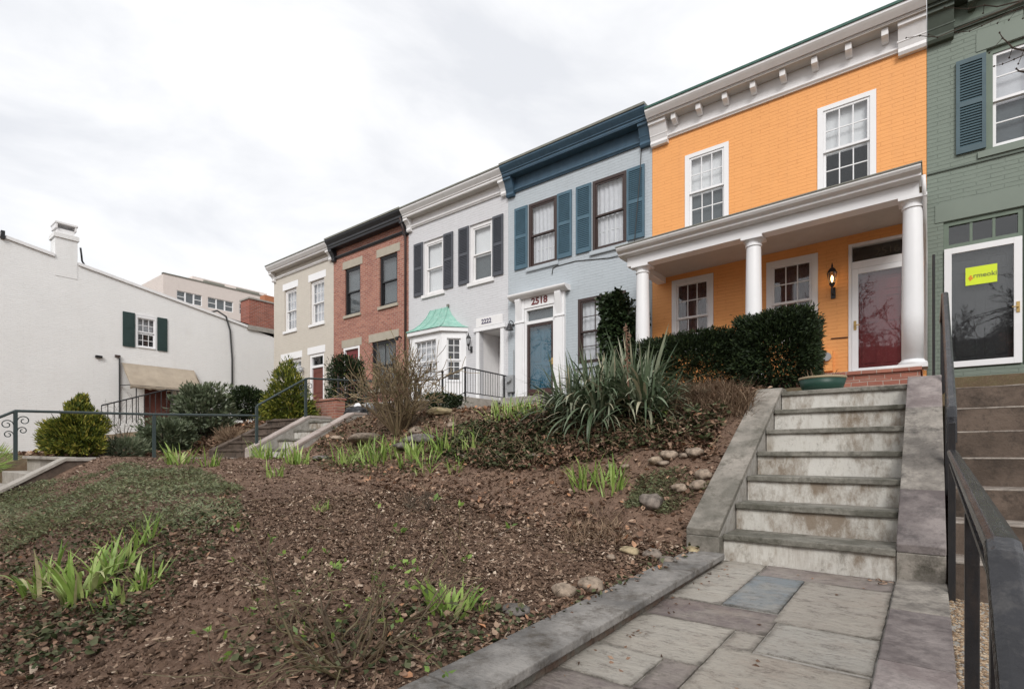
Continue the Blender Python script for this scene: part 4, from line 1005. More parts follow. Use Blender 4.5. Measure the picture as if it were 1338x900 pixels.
# ------------------------------------------------------------------ far left: white side wall, office
def white_side():
    X = -27.; h = thing('side_house', (X, 8, 1), 'large white painted brick building seen from its blank side wall', 'house')
    top = lambda y: 7.70 - .187 * (y - 5.0)
    Y0, Y1 = -3.0, 17.0
    wy0, wy1, wz0, wz1 = 8.17, 8.96, 4.50, 5.90
    m = MB(); dr = (8.5, 9.6, 1.0, 3.0)
    ys = [Y0, 2.0, wy0, dr[0], wy1, dr[1], Y1]; zs = [-2.2, dr[2], dr[3], wz0, wz1]
    inh = lambda y, z: (wy0 < y < wy1 and wz0 < z < wz1) or (dr[0] < y < dr[1] and dr[2] < z < dr[3])
    for a, b in zip(ys[:-1], ys[1:]):
        for c, d in zip(zs[:-1], zs[1:]):
            if not inh((a+b)/2, (c+d)/2): m.add([(X, a, c), (X, b, c), (X, b, d), (X, a, d)], [(0, 1, 2, 3)])
        m.add([(X, a, wz1), (X, b, wz1), (X, b, top(max(b, 2.0)) if b <= 14 else top(b)), (X, a, top(max(a, 2.0)))], [(0, 1, 2, 3)])
    for a, b, c, d in ((wy0, wy1, wz0, wz1), dr):
        m.add([(X,a,c),(X-.25,a,c),(X-.25,a,d),(X,a,d)], [(0,1,2,3)]); m.add([(X,b,c),(X-.25,b,c),(X-.25,b,d),(X,b,d)], [(0,1,2,3)])
        m.add([(X,a,d),(X,b,d),(X-.25,b,d),(X-.25,a,d)], [(0,1,2,3)]); m.add([(X,a,c),(X,b,c),(X-.25,b,c),(X-.25,a,c)], [(0,1,2,3)])
    m.add([(X, Y0, -2.2), (X - 9, Y0, -2.2), (X - 9, Y0, top(2)), (X, Y0, top(2))], [(0, 1, 2, 3)]); m.add([(X, Y1, .3), (X - 9, Y1, .3), (X - 9, Y1, top(Y1)), (X, Y1, top(Y1))], [(3, 2, 1, 0)])
    m.add([(X - 9, Y0, .3), (X - 9, Y1, .3), (X - 9, Y1, top(Y1)), (X - 9, Y0, top(2))], [(0, 1, 2, 3)])
    m.build('wall', M['whiteside'], h)
    m = MB(); m.add([(X - .02, Y0, top(2) - .1), (X - .02, 2, top(2) - .1), (X - .02, Y1, top(Y1) - .1), (X - 9, Y1, top(Y1) - .1), (X - 9, 2, top(2) - .1), (X - 9, Y0, top(2) - .1)], [(0, 1, 4, 5), (1, 2, 3, 4)]); m.build('roof', M['roof'], h)
    def strip(y0, y1, nm):
        s = MB(); s.add([(x, y, top(max(y, 2)) + dz) for y in (y0, y1) for x, dz in ((X - .22, .002), (X + .07, .002), (X + .07, .12), (X - .22, .12))], [(0,1,5,4),(1,2,6,5),(2,3,7,6),(3,0,4,7),(0,3,2,1),(4,5,6,7)]); s.build(nm, M['white'], h)
    strip(4.05, 5.46, 'coping'); strip(6.2, 13.0, 'coping'); strip(-3, 2.0, 'coping'); strip(2.002, 3.9, 'coping')
    MB().box(X - .3, X + .1, 3.92, 4.03, top(4) - .05, top(4) + .25).build('gutter_end', M['black'], h)
    c = MB(); c.box(X - .7, X + .012, 5.48, 6.18, 6.9, 8.42); c.box(X - .74, X + .06, 5.43, 6.23, 8.421, 8.60); c = c.build('chimney', M['whiteside'], h)
    m = MB(); m.box(X - .62, X - .06, 5.56, 6.1, 8.62, 8.80); m.build('chimney_pot', M['white'], c); m = MB(); m.box(X - .74, X + .02, 5.48, 6.2, 8.98, 9.05); m.box(X - .7, X - .0, 5.5, 5.56, 8.80, 8.979); m.box(X - .7, X, 6.1, 6.16, 8.80, 8.979); m.build('chimney_cap', M['white'], c)
    m = MB(); m.tube([(X + .02, 6.27, 8.2), (X + .03, 6.3, 7.9), (X - .02, 6.33, 7.7), (X + .02, 6.45, 7.45)], .035, 6); m.build('flue_strap', M['black'], c)
    c = MB(); c.box(X - .9, X + .02, 13.05, 14.6, 6.35, 7.68); c = c.build('chimney', M['sidered'], h); c['label'] = 'red brick chimney'
    MB().box(X - .95, X + .09, 12.95, 14.7, 6.12, 6.348).build('chimney_corbel', M['mortar'], c); MB().box(X - .95, X + .07, 13.0, 14.65, 7.682, 7.76).build('chimney_top', M['mortar'], c); MB().box(X - .6, X - .1, 13.9, 14.4, 7.761, 8.1).build('chimney_pot', M['terracotta'], c)
    # window with an arched head
    m = MB(); f = .07
    m.box(X - .10, X + .015, wy0 + .002, wy0 + f, wz0 + .002, wz1 - .002); m.box(X - .10, X + .015, wy1 - f, wy1 - .002, wz0 + .002, wz1 - .002); m.box(X - .1, X + .015, wy0 + f, wy1 - f, wz1 - .10, wz1 - .002); m.box(X - .1, X + .04, wy0 + f, wy1 - f, wz0 + .002, wz0 + .06)
    w = m.build('window', M['whiteclean'], h)
    arc = [(wy0 + (wy1 - wy0) * k / 10, wz1 + .09 * math.sin(math.pi * k / 10)) for k in range(11)]
    m = MB(); m.extX([(y, z) for y, z in arc] + [(wy1, wz1 + .001), (wy0, wz1 + .001)], X + .001, X + .02); m.build('arched_head', M['whiteclean'], w)
    m = MB(); a, b, c_, d = wy0 + f, wy1 - f, wz0 + .06, wz1 - .10; zm = (c_ + d) / 2
    for (z0, z1, xo) in ((zm, d, -.05), (c_, zm - .04, -.08)):
        m.box(X + xo, X + xo + .03, a, a + .04, z0, z1); m.box(X + xo, X + xo + .03, b - .04, b, z0, z1); m.box(X + xo, X + xo + .03, a + .04, b - .04, z0, z0 + .05); m.box(X + xo, X + xo + .03, a + .04, b - .04, z1 - .04, z1)
        for k in (1, 2): y = lerp(a, b, k / 3); m.box(X + xo + .006, X + xo + .024, y - .011, y + .011, z0 + .05, z1 - .04)
        m.box(X + xo + .005, X + xo + .023, a + .04, b - .04, (z0 + z1) / 2 - .011, (z0 + z1) / 2 + .011)
    m.build('sash', M['whiteclean'], w); MB().box(X - .075, X - .07, a, b, c_, d).build('pane', M['glass'], w); MB().box(X - .24, X - .235, a, b, zm, d).build('blind', M['curtain'], w); MB().box(X - .3, X - .29, a - .2, b + .2, c_ - .2, d + .2).build('dark_backing', M['room'], w)
    for a, b in ((7.70, 8.14), (8.99, 9.38)):
        s = MB().box(X + .005, X + .045, a, b, 4.48, 5.95); s.box(X + .046, X + .052, a + .06, b - .06, 4.6, 5.15); s.box(X + .046, X + .052, a + .06, b - .06, 5.27, 5.85); s.build('shutter', M['darkgreen'], h, bevel=.004)
    # awning over the basement door
    ya, yb, zt = 7.66, 10.48, 3.76; n = 28; vs = []; fs = []
    for i in range(n + 1):
        y = lerp(ya, yb, i / n); s = .03 * math.sin(i / n * math.pi * 9); sc = .06 * abs(math.sin(i / n * math.pi * 8))
        vs += [(X + .02, y, zt), (X + .5, y, lerp(zt, 2.75, .47) - .03 + s * .4), (X + 1.05, y, 2.78 + s * .5), (X + 1.07, y, 2.58 + sc)]
    for i in range(n):
        for k in range(3): fs.append((i*4+k, i*4+4+k, i*4+5+k, i*4+1+k))
    for e in (0, n): fs.append((e*4, e*4+1, e*4+2)) if e else fs.append((2, 1, 0))
    o = mesh_obj('awning', vs, fs, M['awning'], h, True); sm = o.modifiers.new('Solid', 'SOLIDIFY'); sm.thickness = .012
    m = MB(); m.tube([(X + .02, ya - .05, 2.8), (X + 1.05, ya - .02, 2.75), (X + 1.05, yb, 2.75), (X + .02, yb, 2.8)], .02, 6); m.tube([(X + .05, ya - .08, 3.95), (X + .05, ya - .08, 1.4)], .03, 6); m.tube([(X + .95, ya + .25, 2.7), (X + .95, ya + .25, 1.2)], .02, 6); m.build('awning_frame', M['iron'], o)
    m = MB(); m.box(X - .2, X - .16, dr[0] + .05, dr[1] - .05, dr[2], dr[3] - .05); m.build('door', M['rustdoor'], h)
    m = MB(); m.box(X + .001, X + .10, 6.75, 6.98, 3.86, 3.95); m.build('wall_lamp', M['black'], h); m = MB(); m.box(X + .001, X + .10, 7.42, 7.6, 3.98, 4.06); m.build('wall_lamp', M['brown'], h)
    m = MB(); m.tube([(X - .05, 11.2, 6.62), (X + .05, 11.5, 6.75), (X + .07, 11.9, 6.55), (X + .06, 12.1, 5.9), (X + .05, 12.2, 4.5), (X + .05, 12.2, 2.2)], .045, 6); m.build('roof_cable', M['cable'], h, True)
white_side()

def office():
    X = -55.; h = thing('office_block', (X, 28, 2), 'pale pink office building rising behind the white side wall', 'building')
    grp = [(19.9, 22.1), (22.6, 25.0), (25.6, 28.2), (28.9, 31.5)]
    z0, z1 = 13.9, 14.95; m = MB(); Y0, Y1 = 18.8, 46
    cuts = [Y0] + [v for g in grp for v in g] + [Y1]
    for i, (a, b) in enumerate(zip(cuts[:-1], cuts[1:])):
        if i % 2 == 0: m.add([(X, a, z0), (X, b, z0), (X, b, z1), (X, a, z1)], [(0, 1, 2, 3)])
        else:
            for e in (a, b): m.add([(X, e, z0), (X - .3, e, z0), (X - .3, e, z1), (X, e, z1)], [(0, 1, 2, 3)])
            m.add([(X, a, z1), (X, b, z1), (X - .3, b, z1), (X - .3, a, z1)], [(0, 1, 2, 3)]); m.add([(X, a, z0), (X, b, z0), (X - .3, b, z0), (X - .3, a, z0)], [(0, 1, 2, 3)])
        m.add([(X, a, 0), (X, b, 0), (X, b, z0), (X, a, z0)], [(0, 1, 2, 3)]); m.add([(X, a, z1), (X, b, z1), (X, b, 16.2), (X, a, 16.2)], [(0, 1, 2, 3)])
    m.add([(X, Y0, 0), (X - 25, Y0, 0), (X - 25, Y0, 16.2), (X, Y0, 16.2)], [(0, 1, 2, 3)]); m.add([(X, Y0, 16.15), (X, Y1, 16.15), (X - 25, Y1, 16.15), (X - 25, Y0, 16.15)], [(0, 1, 2, 3)])
    m.build('wall', M['officewall'], h)
    MB().box(X - .3, X + .06, Y0 - .05, Y1, 16.202, 16.3).build('parapet_cap', M['greyroof'], h)
    for a, b in grp:
        w = MB(); L = (b - a) / 3
        for k in range(4): y = a + k * L; w.box(X - .16, X - .06, y - .06 if k else y, y + .06 if k < 3 else y, z0, z1) if 0 < k < 3 else None
        w.box(X - .16, X - .06, a, a + .06, z0, z1); w.box(X - .16, X - .06, b - .06, b, z0, z1); w.box(X - .158, X - .062, a + .06, b - .06, z1 - .06, z1); w.box(X - .158, X - .062, a + .06, b - .06, z0, z0 + .06)
        for q in (0, 2): w.box(X - .15, X - .07, a + q * L + .06, a + (q + 1) * L - .06, (z0 + z1) / 2 - .03, (z0 + z1) / 2 + .03)
        w = w.build('window', M['whiteclean'], h); MB().box(X - .12, X - .11, a, b, z0, z1).build('pane', M['doorglass'], w); MB().box(X - .28, X - .27, a - .2, b + .2, z0 - .1, z1 + .1).build('dark_backing', M['greyblind'], w)
    m = MB(); m.box(X - 6, X - 2, 22, 29.5, 16.2, 17.2); m.build('roof_plant', M['officewall'], h); MB().box(X - 1.99, X - 1.9, 23, 25, 16.75, 17.05).build('vent', M['greyroof'], h); MB().box(X - 1.99, X - 1.9, 26.2, 28.6, 16.75, 17.05).build('vent', M['greyroof'], h)
office()

def opposite():
    """plain brick houses on the far side of the street, which the window glass mirrors"""
    for i, (x0, x1, zt, mt) in enumerate(((-26, -15.5, 8.2, 'redbrick'), (-15.3, -9.0, 7.6, 'beige'), (-8.8, -2.6, 8.0, 'redbrick'), (-2.4, 3.6, 7.8, 'greensmooth'), (3.8, 13, 8.4, 'redbrick'))):
        h = thing('opposite_house', ((x0 + x1) / 2, -26, -2.4), 'plain brick house across the street from the terrace', 'house', 'houses across the street'); MB().box(x0, x1, -34, -26, -2.4, zt).build('wall', M[mt], h); MB().box(x0 - .1, x1 + .1, -34.1, -25.7, zt + .002, zt + .3).build('roof', M['roof'], h)
        n = int((x1 - x0) / 2.4)
        for k in range(n):
            for z in (-.8, 2.4): x = lerp(x0 + 1.2, x1 - 1.2, k / (n - 1)); MB().rectframe(x - .5, x + .5, z, z + 1.8, .1, -26, -25.95).build('window', M['whiteclean'], h); MB().box(x - .4, x + .4, -25.999, -25.98, z + .1, z + 1.7).build('pane', M['blackframe'], h)
opposite()
# ------------------------------------------------------------------ planting
def unit(v): return v / np.maximum(np.linalg.norm(v, axis=-1, keepdims=True), 1e-9)
def cards(name, C, D, L, W, mat, parent=None, tone=None, fold=.25, kind=None):
    """leaf-sized folded diamonds: centre line along D"""
    n = len(C); L = np.broadcast_to(L, n)[:, None]; W = np.broadcast_to(W, n)[:, None]
    D = unit(D); R = unit(np.cross(D, unit(rng.normal(size=(n, 3))))); N = np.cross(D, R)
    V = np.stack([C, C + D * L * .45 + R * W * .5 + N * W * fold, C + D * L, C + D * L * .45 - R * W * .5 + N * W * fold], 1).reshape(-1, 3)
    F = np.arange(n * 4).reshape(n, 4)
    return mesh_obj(name, V, F, mat, parent, False, rng.random(n) if tone is None else np.clip(tone, 0, 1))

def blades(B, AZ, L, W, lean, droop, seg=5, fold=.3):
    """long tapering leaves: base points, azimuth, length, width, start lean from upright and how far they bend"""
    n = len(B); V = []; s = np.linspace(0, 1, seg + 1); p = B.copy(); ang = lean.copy(); h = np.stack([np.cos(AZ), np.sin(AZ), 0 * AZ], 1); side = np.stack([-np.sin(AZ), np.cos(AZ), 0 * AZ], 1)
    tw = rng.uniform(-.9, .9, n)[:, None]; up = np.array([0, 0, 1.])
    sd = unit(side * np.cos(tw) + h * np.sin(tw))
    for i in range(seg + 1):
        w = W * (1 - s[i] ** 2.2) * (.75 + .5 * min(1, s[i] * 3) * (1 if s[i] < .5 else 1)) if i < seg else W * .02
        V.append(p - sd * (w / 2)[:, None]); V.append(p + sd * (w / 2)[:, None])
        d = h * np.sin(ang)[:, None] + up * np.cos(ang)[:, None]
        p = p + d * (L / seg)[:, None]; ang = ang + droop / seg
    V = np.stack(V, 1); m = V.shape[1]
    F = np.array([(2*i, 2*i+1, 2*i+3, 2*i+2) for i in range(seg)])[None] + (np.arange(n) * m)[:, None, None]
    return V.reshape(-1, 3), F.reshape(-1, 4), np.arange(n).repeat(seg)

def iris(px, py, label, rad=.10, n=16, h=.22, w=.022, old=.12, kind_name='iris_clump'):
    n = int(n * 1.7); g = G(px, py)
    a = rng.uniform(0, 6.28, n); r = rad * np.sqrt(rng.random(n)); B = np.stack([g.x + r * np.cos(a), g.y + r * np.sin(a), np.zeros(n)], 1)
    for i in range(n): B[i, 2] = gz(B[i, 0], B[i, 1]) - .015
    V, F, I = blades(B, a + rng.normal(0, .8, n), h * rng.uniform(.4, 1.1, n), w * rng.uniform(.45, .95, n), rng.uniform(0, .5, n), rng.uniform(.0, 1.1, n) + (rng.random(n) < old) * 1.6)
    t = rng.uniform(.1, .75, n) + (rng.random(n) < old) * .3
    o = mesh_obj(kind_name, V - 0, F, M['iris'], None, True, np.clip(t[I], 0, 1))
    # origin at the foot of the plant
    off = Vector(g); o.data.transform(Matrix.Translation(-off)); o.location = off
    return tag(o, label, 'plant', 'green iris clumps coming up in the garden soil')

def G2(pts): return [(G(*p).x, G(*p).y) for p in pts]
def poly_sample(poly, n):
    P = np.array(poly); lo, hi = P.min(0), P.max(0); out = []
    def inside(q):
        c = False
        for i in range(len(P)):
            a, b = P[i], P[i - 1]
            if (a[1] > q[1]) != (b[1] > q[1]) and q[0] < (b[0] - a[0]) * (q[1] - a[1]) / (b[1] - a[1]) + a[0]: c = not c
        return c
    while len(out) < n:
        q = rng.uniform(lo, hi)
        if inside(q): out.append(q)
    return np.array(out)
def area(poly): return abs(sum(poly[i-1][0] * poly[i][1] - poly[i][0] * poly[i-1][1] for i in range(len(poly)))) / 2
def onground(Q, dz=0): return np.array([(x, y, gz(x, y) + dz) for x, y in Q])
def nfac(Q, s, o=0): return np.array([mnoise.noise(Vector((x * s, y * s, o))) for x, y in Q])

# --- mulch, clods, litter
def litter():
    def region(n, near):
        out = []
        while len(out) < n:
            x, y = (rng.uniform(-4.6, -1.30), rng.uniform(.35, 3.9)) if near else (rng.uniform(-10, -1.3), rng.uniform(1.2, 6.3))
            if -11.7 < x < -8.5: continue
            out.append((x, y))
        return np.array(out)
    Q = np.concatenate([region(64000, True), region(50000, False)])
    keep = rng.random(len(Q)) < .6 + .4 * (nfac(Q, 1.6, 5) > -.15); Q = Q[keep]; n = len(Q)
    C = onground(Q, .004); a = rng.uniform(0, 6.28, n); tilt = rng.normal(0, .35, n)
    d = np.stack([np.cos(a), np.sin(a), tilt], 1); s = np.stack([-np.sin(a), np.cos(a), rng.normal(0, .35, n)], 1)
    L = np.minimum(np.exp(rng.normal(np.log(.0058), .6, n)) * (1 + .35 * (Q[:, 1] > 3)), .022); W = L * rng.uniform(.25, .7, n)
    j = lambda: rng.uniform(.7, 1.2, n)
    V = np.stack([C - d*(L*j())[:, None] - s*(W*j())[:, None], C + d*(L*j())[:, None] - s*(W*j())[:, None], C + d*(L*j())[:, None] + s*(W*j())[:, None], C - d*(L*j())[:, None] + s*(W*j())[:, None]], 1)
    V[:, :, 2] += rng.uniform(-.003, .008, (n, 4))
    tag(mesh_obj('mulch_chips', V.reshape(-1, 3), np.arange(n * 4).reshape(n, 4), M['chip'], None, False, np.where(rng.random(n) < .10, rng.uniform(.75, 1, n), rng.beta(1.2, 1.8, n) * .85)), kind='stuff')
    # clods of soil
    Q = np.concatenate([region(5200, True), region(4200, False)]); n = len(Q); C = onground(Q, .002)
    T = np.array([(1,0,0),(0,1,0),(-1,0,0),(0,-1,0),(0,0,.8),(0,0,-.8)], float); r = np.minimum(np.exp(rng.normal(np.log(.010), .5, n)), .019)
    V = T[None] * (r[:, None] * rng.uniform(.6, 1.4, (n, 6)))[:, :, None] + rng.normal(0, .25, (n, 6, 3)) * r[:, None, None] + C[:, None]
    F = np.array([(0,1,4),(1,2,4),(2,3,4),(3,0,4),(1,0,5),(2,1,5),(3,2,5),(0,3,5)])[None] + (np.arange(n) * 6)[:, None, None]
    tag(mesh_obj('soil_clods', V.reshape(-1, 3), F.reshape(-1, 3), M['chip'], None, False, np.repeat(rng.uniform(0, .45, n), 8)), kind='stuff')
    # twigs
    m = MB()
    for x, y in np.concatenate([region(130, True), region(90, False)]):
        z = gz(x, y) + .008; a = rng.uniform(0, 6.28); L = rng.uniform(.04, .16); m.tone = rng.random()
        m.tube([(x, y, z), (x + L*.5*math.cos(a), y + L*.5*math.sin(a), gz(x + L*.5*math.cos(a), y + L*.5*math.sin(a)) + .012), (x + L*math.cos(a + .3), y + L*math.sin(a + .3), gz(x + L*math.cos(a + .3), y + L*math.sin(a + .3)) + .01)], [.0025, .002, .001], 4)
    tag(m.build('twigs', M['twig'], tones=True), kind='stuff')
def leafset(name, Q, L, mat, lift=.02, tone=None, flat=.5):
    n = len(Q); C = onground(Q); C[:, 2] += np.abs(rng.normal(0, lift, n)) + .004
    a = rng.uniform(0, 6.28, n); D = np.stack([np.cos(a), np.sin(a), rng.normal(0, flat, n)], 1); D = unit(D)
    R = unit(np.cross(np.array([0, 0, 1.])[None] + rng.normal(0, flat * .7, (n, 3)), D)); N = np.cross(D, R)
    L = L * rng.uniform(.6, 1.35, n); W = L * rng.uniform(.55, .9, n); cv = rng.uniform(-.1, .45, n) * L
    P = lambda a_, b_, c_: C + D * (L * a_)[:, None] + R * (W * b_)[:, None] + N * (cv * c_)[:, None]
    V = np.stack([P(0, 0, 0), P(.25, .5, .7), P(.65, .38, .8), P(1, 0, .9), P(.65, -.38, .8), P(.25, -.5, .7), P(.5, 0, -.1)], 1)
    F = np.array([(0,1,6),(1,2,6),(2,3,6),(3,4,6),(4,5,6),(5,0,6)])[None] + (np.arange(n) * 7)[:, None, None]
    t = rng.random(n) if tone is None else tone
    o = mesh_obj(name, V.reshape(-1, 3), F.reshape(-1, 3), mat, None, False, np.repeat(np.clip(t, 0, 1), 6)); return tag(o, kind='stuff')
litter()
Z_A = G2([(0, 735), (70, 765), (150, 790), (215, 800), (150, 850), (60, 899), (0, 899)])
Z_B = G2([(300, 850), (430, 815), (540, 790), (640, 792), (700, 815), (560, 888), (430, 899), (300, 899)])
Z_C = G2([(625, 560), (700, 550), (770, 546), (900, 548), (950, 545), (925, 600), (850, 592), (760, 604), (640, 615)])
Z_K = G2([(560, 885), (720, 790), (905, 690), (915, 722), (790, 788), (640, 862)])
Z_COV = G2([(0, 652), (60, 632), (135, 618), (250, 612), (318, 640), (310, 682), (250, 702), (130, 695), (0, 725)])
Z_COV2 = G2([(835, 625), (900, 610), (925, 640), (880, 672), (815, 665)])
Z_L = G2([(0, 690), (240, 690), (300, 640), (330, 690), (220, 800), (0, 880)])
Z_BACK = [(-8.4, 5.0), (-1.6, 5.2), (-1.6, 7.5), (-8.4, 7.5)]
Z_UP = [(-5.5, 3.6), (-1.5, 3.4), (-1.5, 5.2), (-5.5, 5.2)]
Z_FAR = [(-15.5, 2.3), (-11.8, 2.2), (-11.8, 6.5), (-15.5, 7)]
for i, (Z, d, L) in enumerate(((Z_A, 700, .032), (Z_B, 900, .030), (Z_C, 900, .05), (Z_K, 350, .028))):
    leafset('ivy', poly_sample(Z, int(min(4200, d * area(Z)))), L, M['ivy'], .03 if i != 2 else .10, rng.beta(1.6, 1.8, int(min(4200, d * area(Z)))))
for Z, d, L in ((Z_A, 420, .035), (Z_B, 420, .035), (Z_K, 900, .03), (Z_C, 560, .055), (Z_BACK, 170, .06), (Z_L, 160, .03), (Z_UP, 220, .05), (Z_FAR, 260, .085)):
    n = int(min(5000, d * area(Z))); leafset('dead_leaves', poly_sample(Z, n), L, M['leaf'], .02, rng.beta(1.5, 1.7, n))
def cover(Z, n, h):
    Q = poly_sample(Z, n); k = nfac(Q, 2.2, 8); Q = Q[rng.random(len(Q)) < np.clip(.55 + 1.2 * k, .08, 1)]; n = len(Q)
    C = onground(Q); C[:, 2] += rng.uniform(0, h, n) * (.6 + nfac(Q, 3, 2))
    a = rng.uniform(0, 6.28, n); D = np.stack([np.cos(a), np.sin(a), rng.uniform(-.1, .9, n)], 1)
    t = .45 + .5 * nfac(Q, 1.4, 11) + rng.normal(0, .22, n)
    tag(cards('creeping_cover', C, D, rng.uniform(.02, .055, n), rng.uniform(.007, .014, n), M['cover'], None, t), kind='stuff')
cover(Z_COV, 36000, .07); cover(Z_COV2, 4500, .05)
def mound(Z, n, h, L):
    '''low tangle of ivy, dead leaves and stems heaped over the bank'''
    Q = poly_sample(Z, n); k = .55 + .75 * nfac(Q, 1.7, 21) + .3 * nfac(Q, 4.3, 23); C = onground(Q); C[:, 2] += np.clip(k, .02, 1.2) * h * rng.random(n) ** .6
    a = rng.uniform(0, 6.28, n); D = np.stack([np.cos(a), np.sin(a), rng.normal(-.05, .45, n)], 1); green = nfac(Q, 1.1, 31) + rng.normal(0, .35, n) > .02
    for nm, sel, m in (('ivy', green, 'ivy'), ('dead_leaves', ~green, 'leaf')):
        c = sel.sum(); tag(cards(nm, C[sel], D[sel], L * rng.uniform(.6, 1.3, c), L * rng.uniform(.45, .8, c), M[m], None, rng.beta(1.4, 2.0, c)), kind='stuff')
    m = MB()
    for x, y in Q[:(240 if L > .04 else 110)]:
        z = gz(x, y); a = rng.uniform(0, 6.28); l = rng.uniform(2.2, 7) * L; m.tone = rng.random(); m.tube([(x, y, z), (x + l*.5*math.cos(a), y + l*.5*math.sin(a), z + rng.uniform(.3, 1.1) * h), (x + l*math.cos(a+.4), y + l*math.sin(a+.4), z + rng.uniform(.1, 1.) * h)], [.07 * L, .05 * L, .03 * L], 4)
    tag(m.build('dry_stems', M['twig'], tones=True), kind='stuff')
mound(G2([(600, 560), (700, 549), (770, 546), (905, 549), (950, 546), (930, 600), (850, 592), (760, 606), (690, 622), (610, 612), (560, 590)]), 9000, .20, .055)
mound(G2([(410, 572), (520, 566), (600, 566), (610, 610), (520, 622), (420, 614)]), 2200, .10, .05)
mound(Z_L, 2600, .05, .034)
def dry(px0, px1, py0, py1, n, L, name='dry_grass'):
    Z = G2([(px0, py1), (px1, py1), (px1, py0), (px0, py0)]); Q = poly_sample(Z, n); B = onground(Q, -.01)
    V, F, I = blades(B, rng.uniform(0, 6.28, n), L * rng.uniform(.4, 1.2, n), np.full(n, .006), rng.uniform(.2, 1.2, n), rng.uniform(.3, 1.5, n), 4)
    tag(mesh_obj(name, V, F, M['dryclump'], None, True, rng.random(n)[I]), kind='stuff')
dry(868, 985, 520, 548, 5200, .26); dry(740, 815, 672, 715, 900, .13); dry(500, 600, 625, 668, 260, .12); dry(590, 720, 527, 547, 700, .12); dry(640, 900, 548, 566, 1100, .14); dry(640, 860, 610, 650, 420, .10); dry(420, 640, 560, 590, 500, .12)

# --- iris clumps
for a in ((60, 772, 'broad iris clump at the left edge below the green creeping cover', .12, 20, .30, .028, .25), (112, 780, 'tallest iris clump with long drooping yellowed leaves, lower left', .10, 22, .38, .03, .3),
          (148, 752, 'iris clump at the upper side of the lower left group', .09, 16, .28, .024, .1), (190, 768, 'compact upright iris clump at the right of the lower left group', .07, 16, .20, .022, .05),
          (172, 722, 'loose iris clump just under the green creeping cover', .10, 12, .26, .02, .15), (150, 790, 'short bright iris clump nearest the ivy at lower left', .08, 14, .16, .022, .1),
          (198, 708, 'thin iris clump at the right tip of the creeping cover', .06, 9, .22, .016, .1),
          (585, 798, 'bright young iris clump in the soil beside the kerb', .10, 34, .18, .026, .05), (480, 0, None),
          (762, 635, 'left half of the upright iris pair below the dark ivy', .13, 24, .34, .024, .1), (798, 640, 'right half of the upright iris pair beside the round stones', .13, 30, .34, .024, .1),
          (420, 668, 'small lone iris tuft in bare soil', .06, 14, .13, .014, .05), (235, 606, 'iris clump on the far crest left of the brown steps', .16, 22, .34, .03, .2), (272, 610, 'narrow iris clump on the far crest below the brown steps', .12, 16, .28, .026, .1),
          (350, 600, 'wide iris clump at the foot of the pale garden steps', .26, 34, .36, .03, .15), (388, 606, 'iris clump right of the foot of the garden steps', .20, 26, .36, .03, .15), (360, 622, 'low front iris tuft below the garden steps', .09, 12, .24, .024, .2),
          (452, 610, 'iris clump left of the bare shrub foot', .16, 22, .40, .03, .15), (490, 606, 'grey green iris clump in front of the bare shrub', .20, 26, .42, .03, .15), (540, 600, 'iris clump between the grey slabs under the bare shrub', .20, 28, .42, .03, .15),
          (580, 590, 'tall iris clump right of the grey slabs', .18, 26, .46, .03, .15), (510, 596, 'leaning iris clump at the bare shrub stem, nearest the slabs', .20, 22, .38, .026, .15), (556, 614, 'sparse front iris clump between two larger ones', .16, 14, .30, .024, .2), (472, 594, 'iris clump hugging the brown boulder', .16, 20, .34, .024, .15), (618, 590, 'rightmost iris clump of the shrub foot row', .14, 16, .30, .024, .15), (598, 612, 'short iris clump below the flat slab', .12, 14, .24, .022, .1),
          (665, 546, 'left clump of bright daylily leaves on the crest before the number 2518 door', .30, 40, .36, .026, .1), (695, 547, 'right clump of bright daylily leaves on the crest beside the yucca', .26, 36, .34, .026, .1),
          (862, 547, 'small yellow green tuft below the right side of the yucca', .16, 18, .26, .03, .1), (632, 800, 'tiny green shoot right of the young iris by the kerb', .03, 7, .09, .014, 0)):
    if a[2]: iris(*a)

# --- yucca
def yucca():
    g = G(806, 540); g.z = gz(g.x, g.y); t = thing('yucca', g, 'large spiky dark green yucca before the blue grey house', 'plant')
    cs = [(0, 0), (.40, -.1), (-.36, .1), (.15, .25), (-.1, -.25), (-.55, -.1)]; V_ = []; F_ = []; T_ = []; off = 0
    for k, (dx, dy) in enumerate(cs):
        n = 200; a = rng.uniform(0, 6.28, n); e = np.abs(rng.normal(.75, .5, n)); rb = .22 * np.sqrt(rng.random(n)); B = np.stack([g.x + dx + rb*np.cos(a), g.y + dy + rb*np.sin(a), np.full(n, gz(g.x + dx, g.y + dy)) + rng.uniform(.0, .22, n)], 1)
        V, F, I = blades(B, a, rng.uniform(.42, .76, n), rng.uniform(.022, .038, n), np.clip(e, 0, 1.45), rng.uniform(.4, 2.0, n) * (e > .35) + rng.uniform(0, .35, n), 7)
        V_.append(V); F_.append(F + off); off += len(V); T_.append(np.clip(rng.beta(1.6, 2.2, n) + (rng.random(n) < .08) * .5, 0, 1)[I])
    mesh_obj('foliage', np.concatenate(V_), np.concatenate(F_), M['yucca'], t, True, np.concatenate(T_))
    m = MB(); b = FY(822, 500, g.y - .3); m.tone = .3; m.tube([(b[0], g.y - .3, g.z - .02), (b[0] - .02, g.y - .3, g.z + .5), (b[0] - .04, g.y - .3, g.z + .95)], [.012, .01, .006], 6)
    for i in range(14): z = g.z + .5 + i * .032; a = rng.uniform(0, 6.28); m.tube([(b[0] - .02, g.y - .3, z), (b[0] - .02 + .04*math.cos(a), g.y - .3 + .04*math.sin(a), z - .02)], [.008, .014], 5)
    m.build('flower_stalk', M['leaf'], t, tones=True)
yucca()

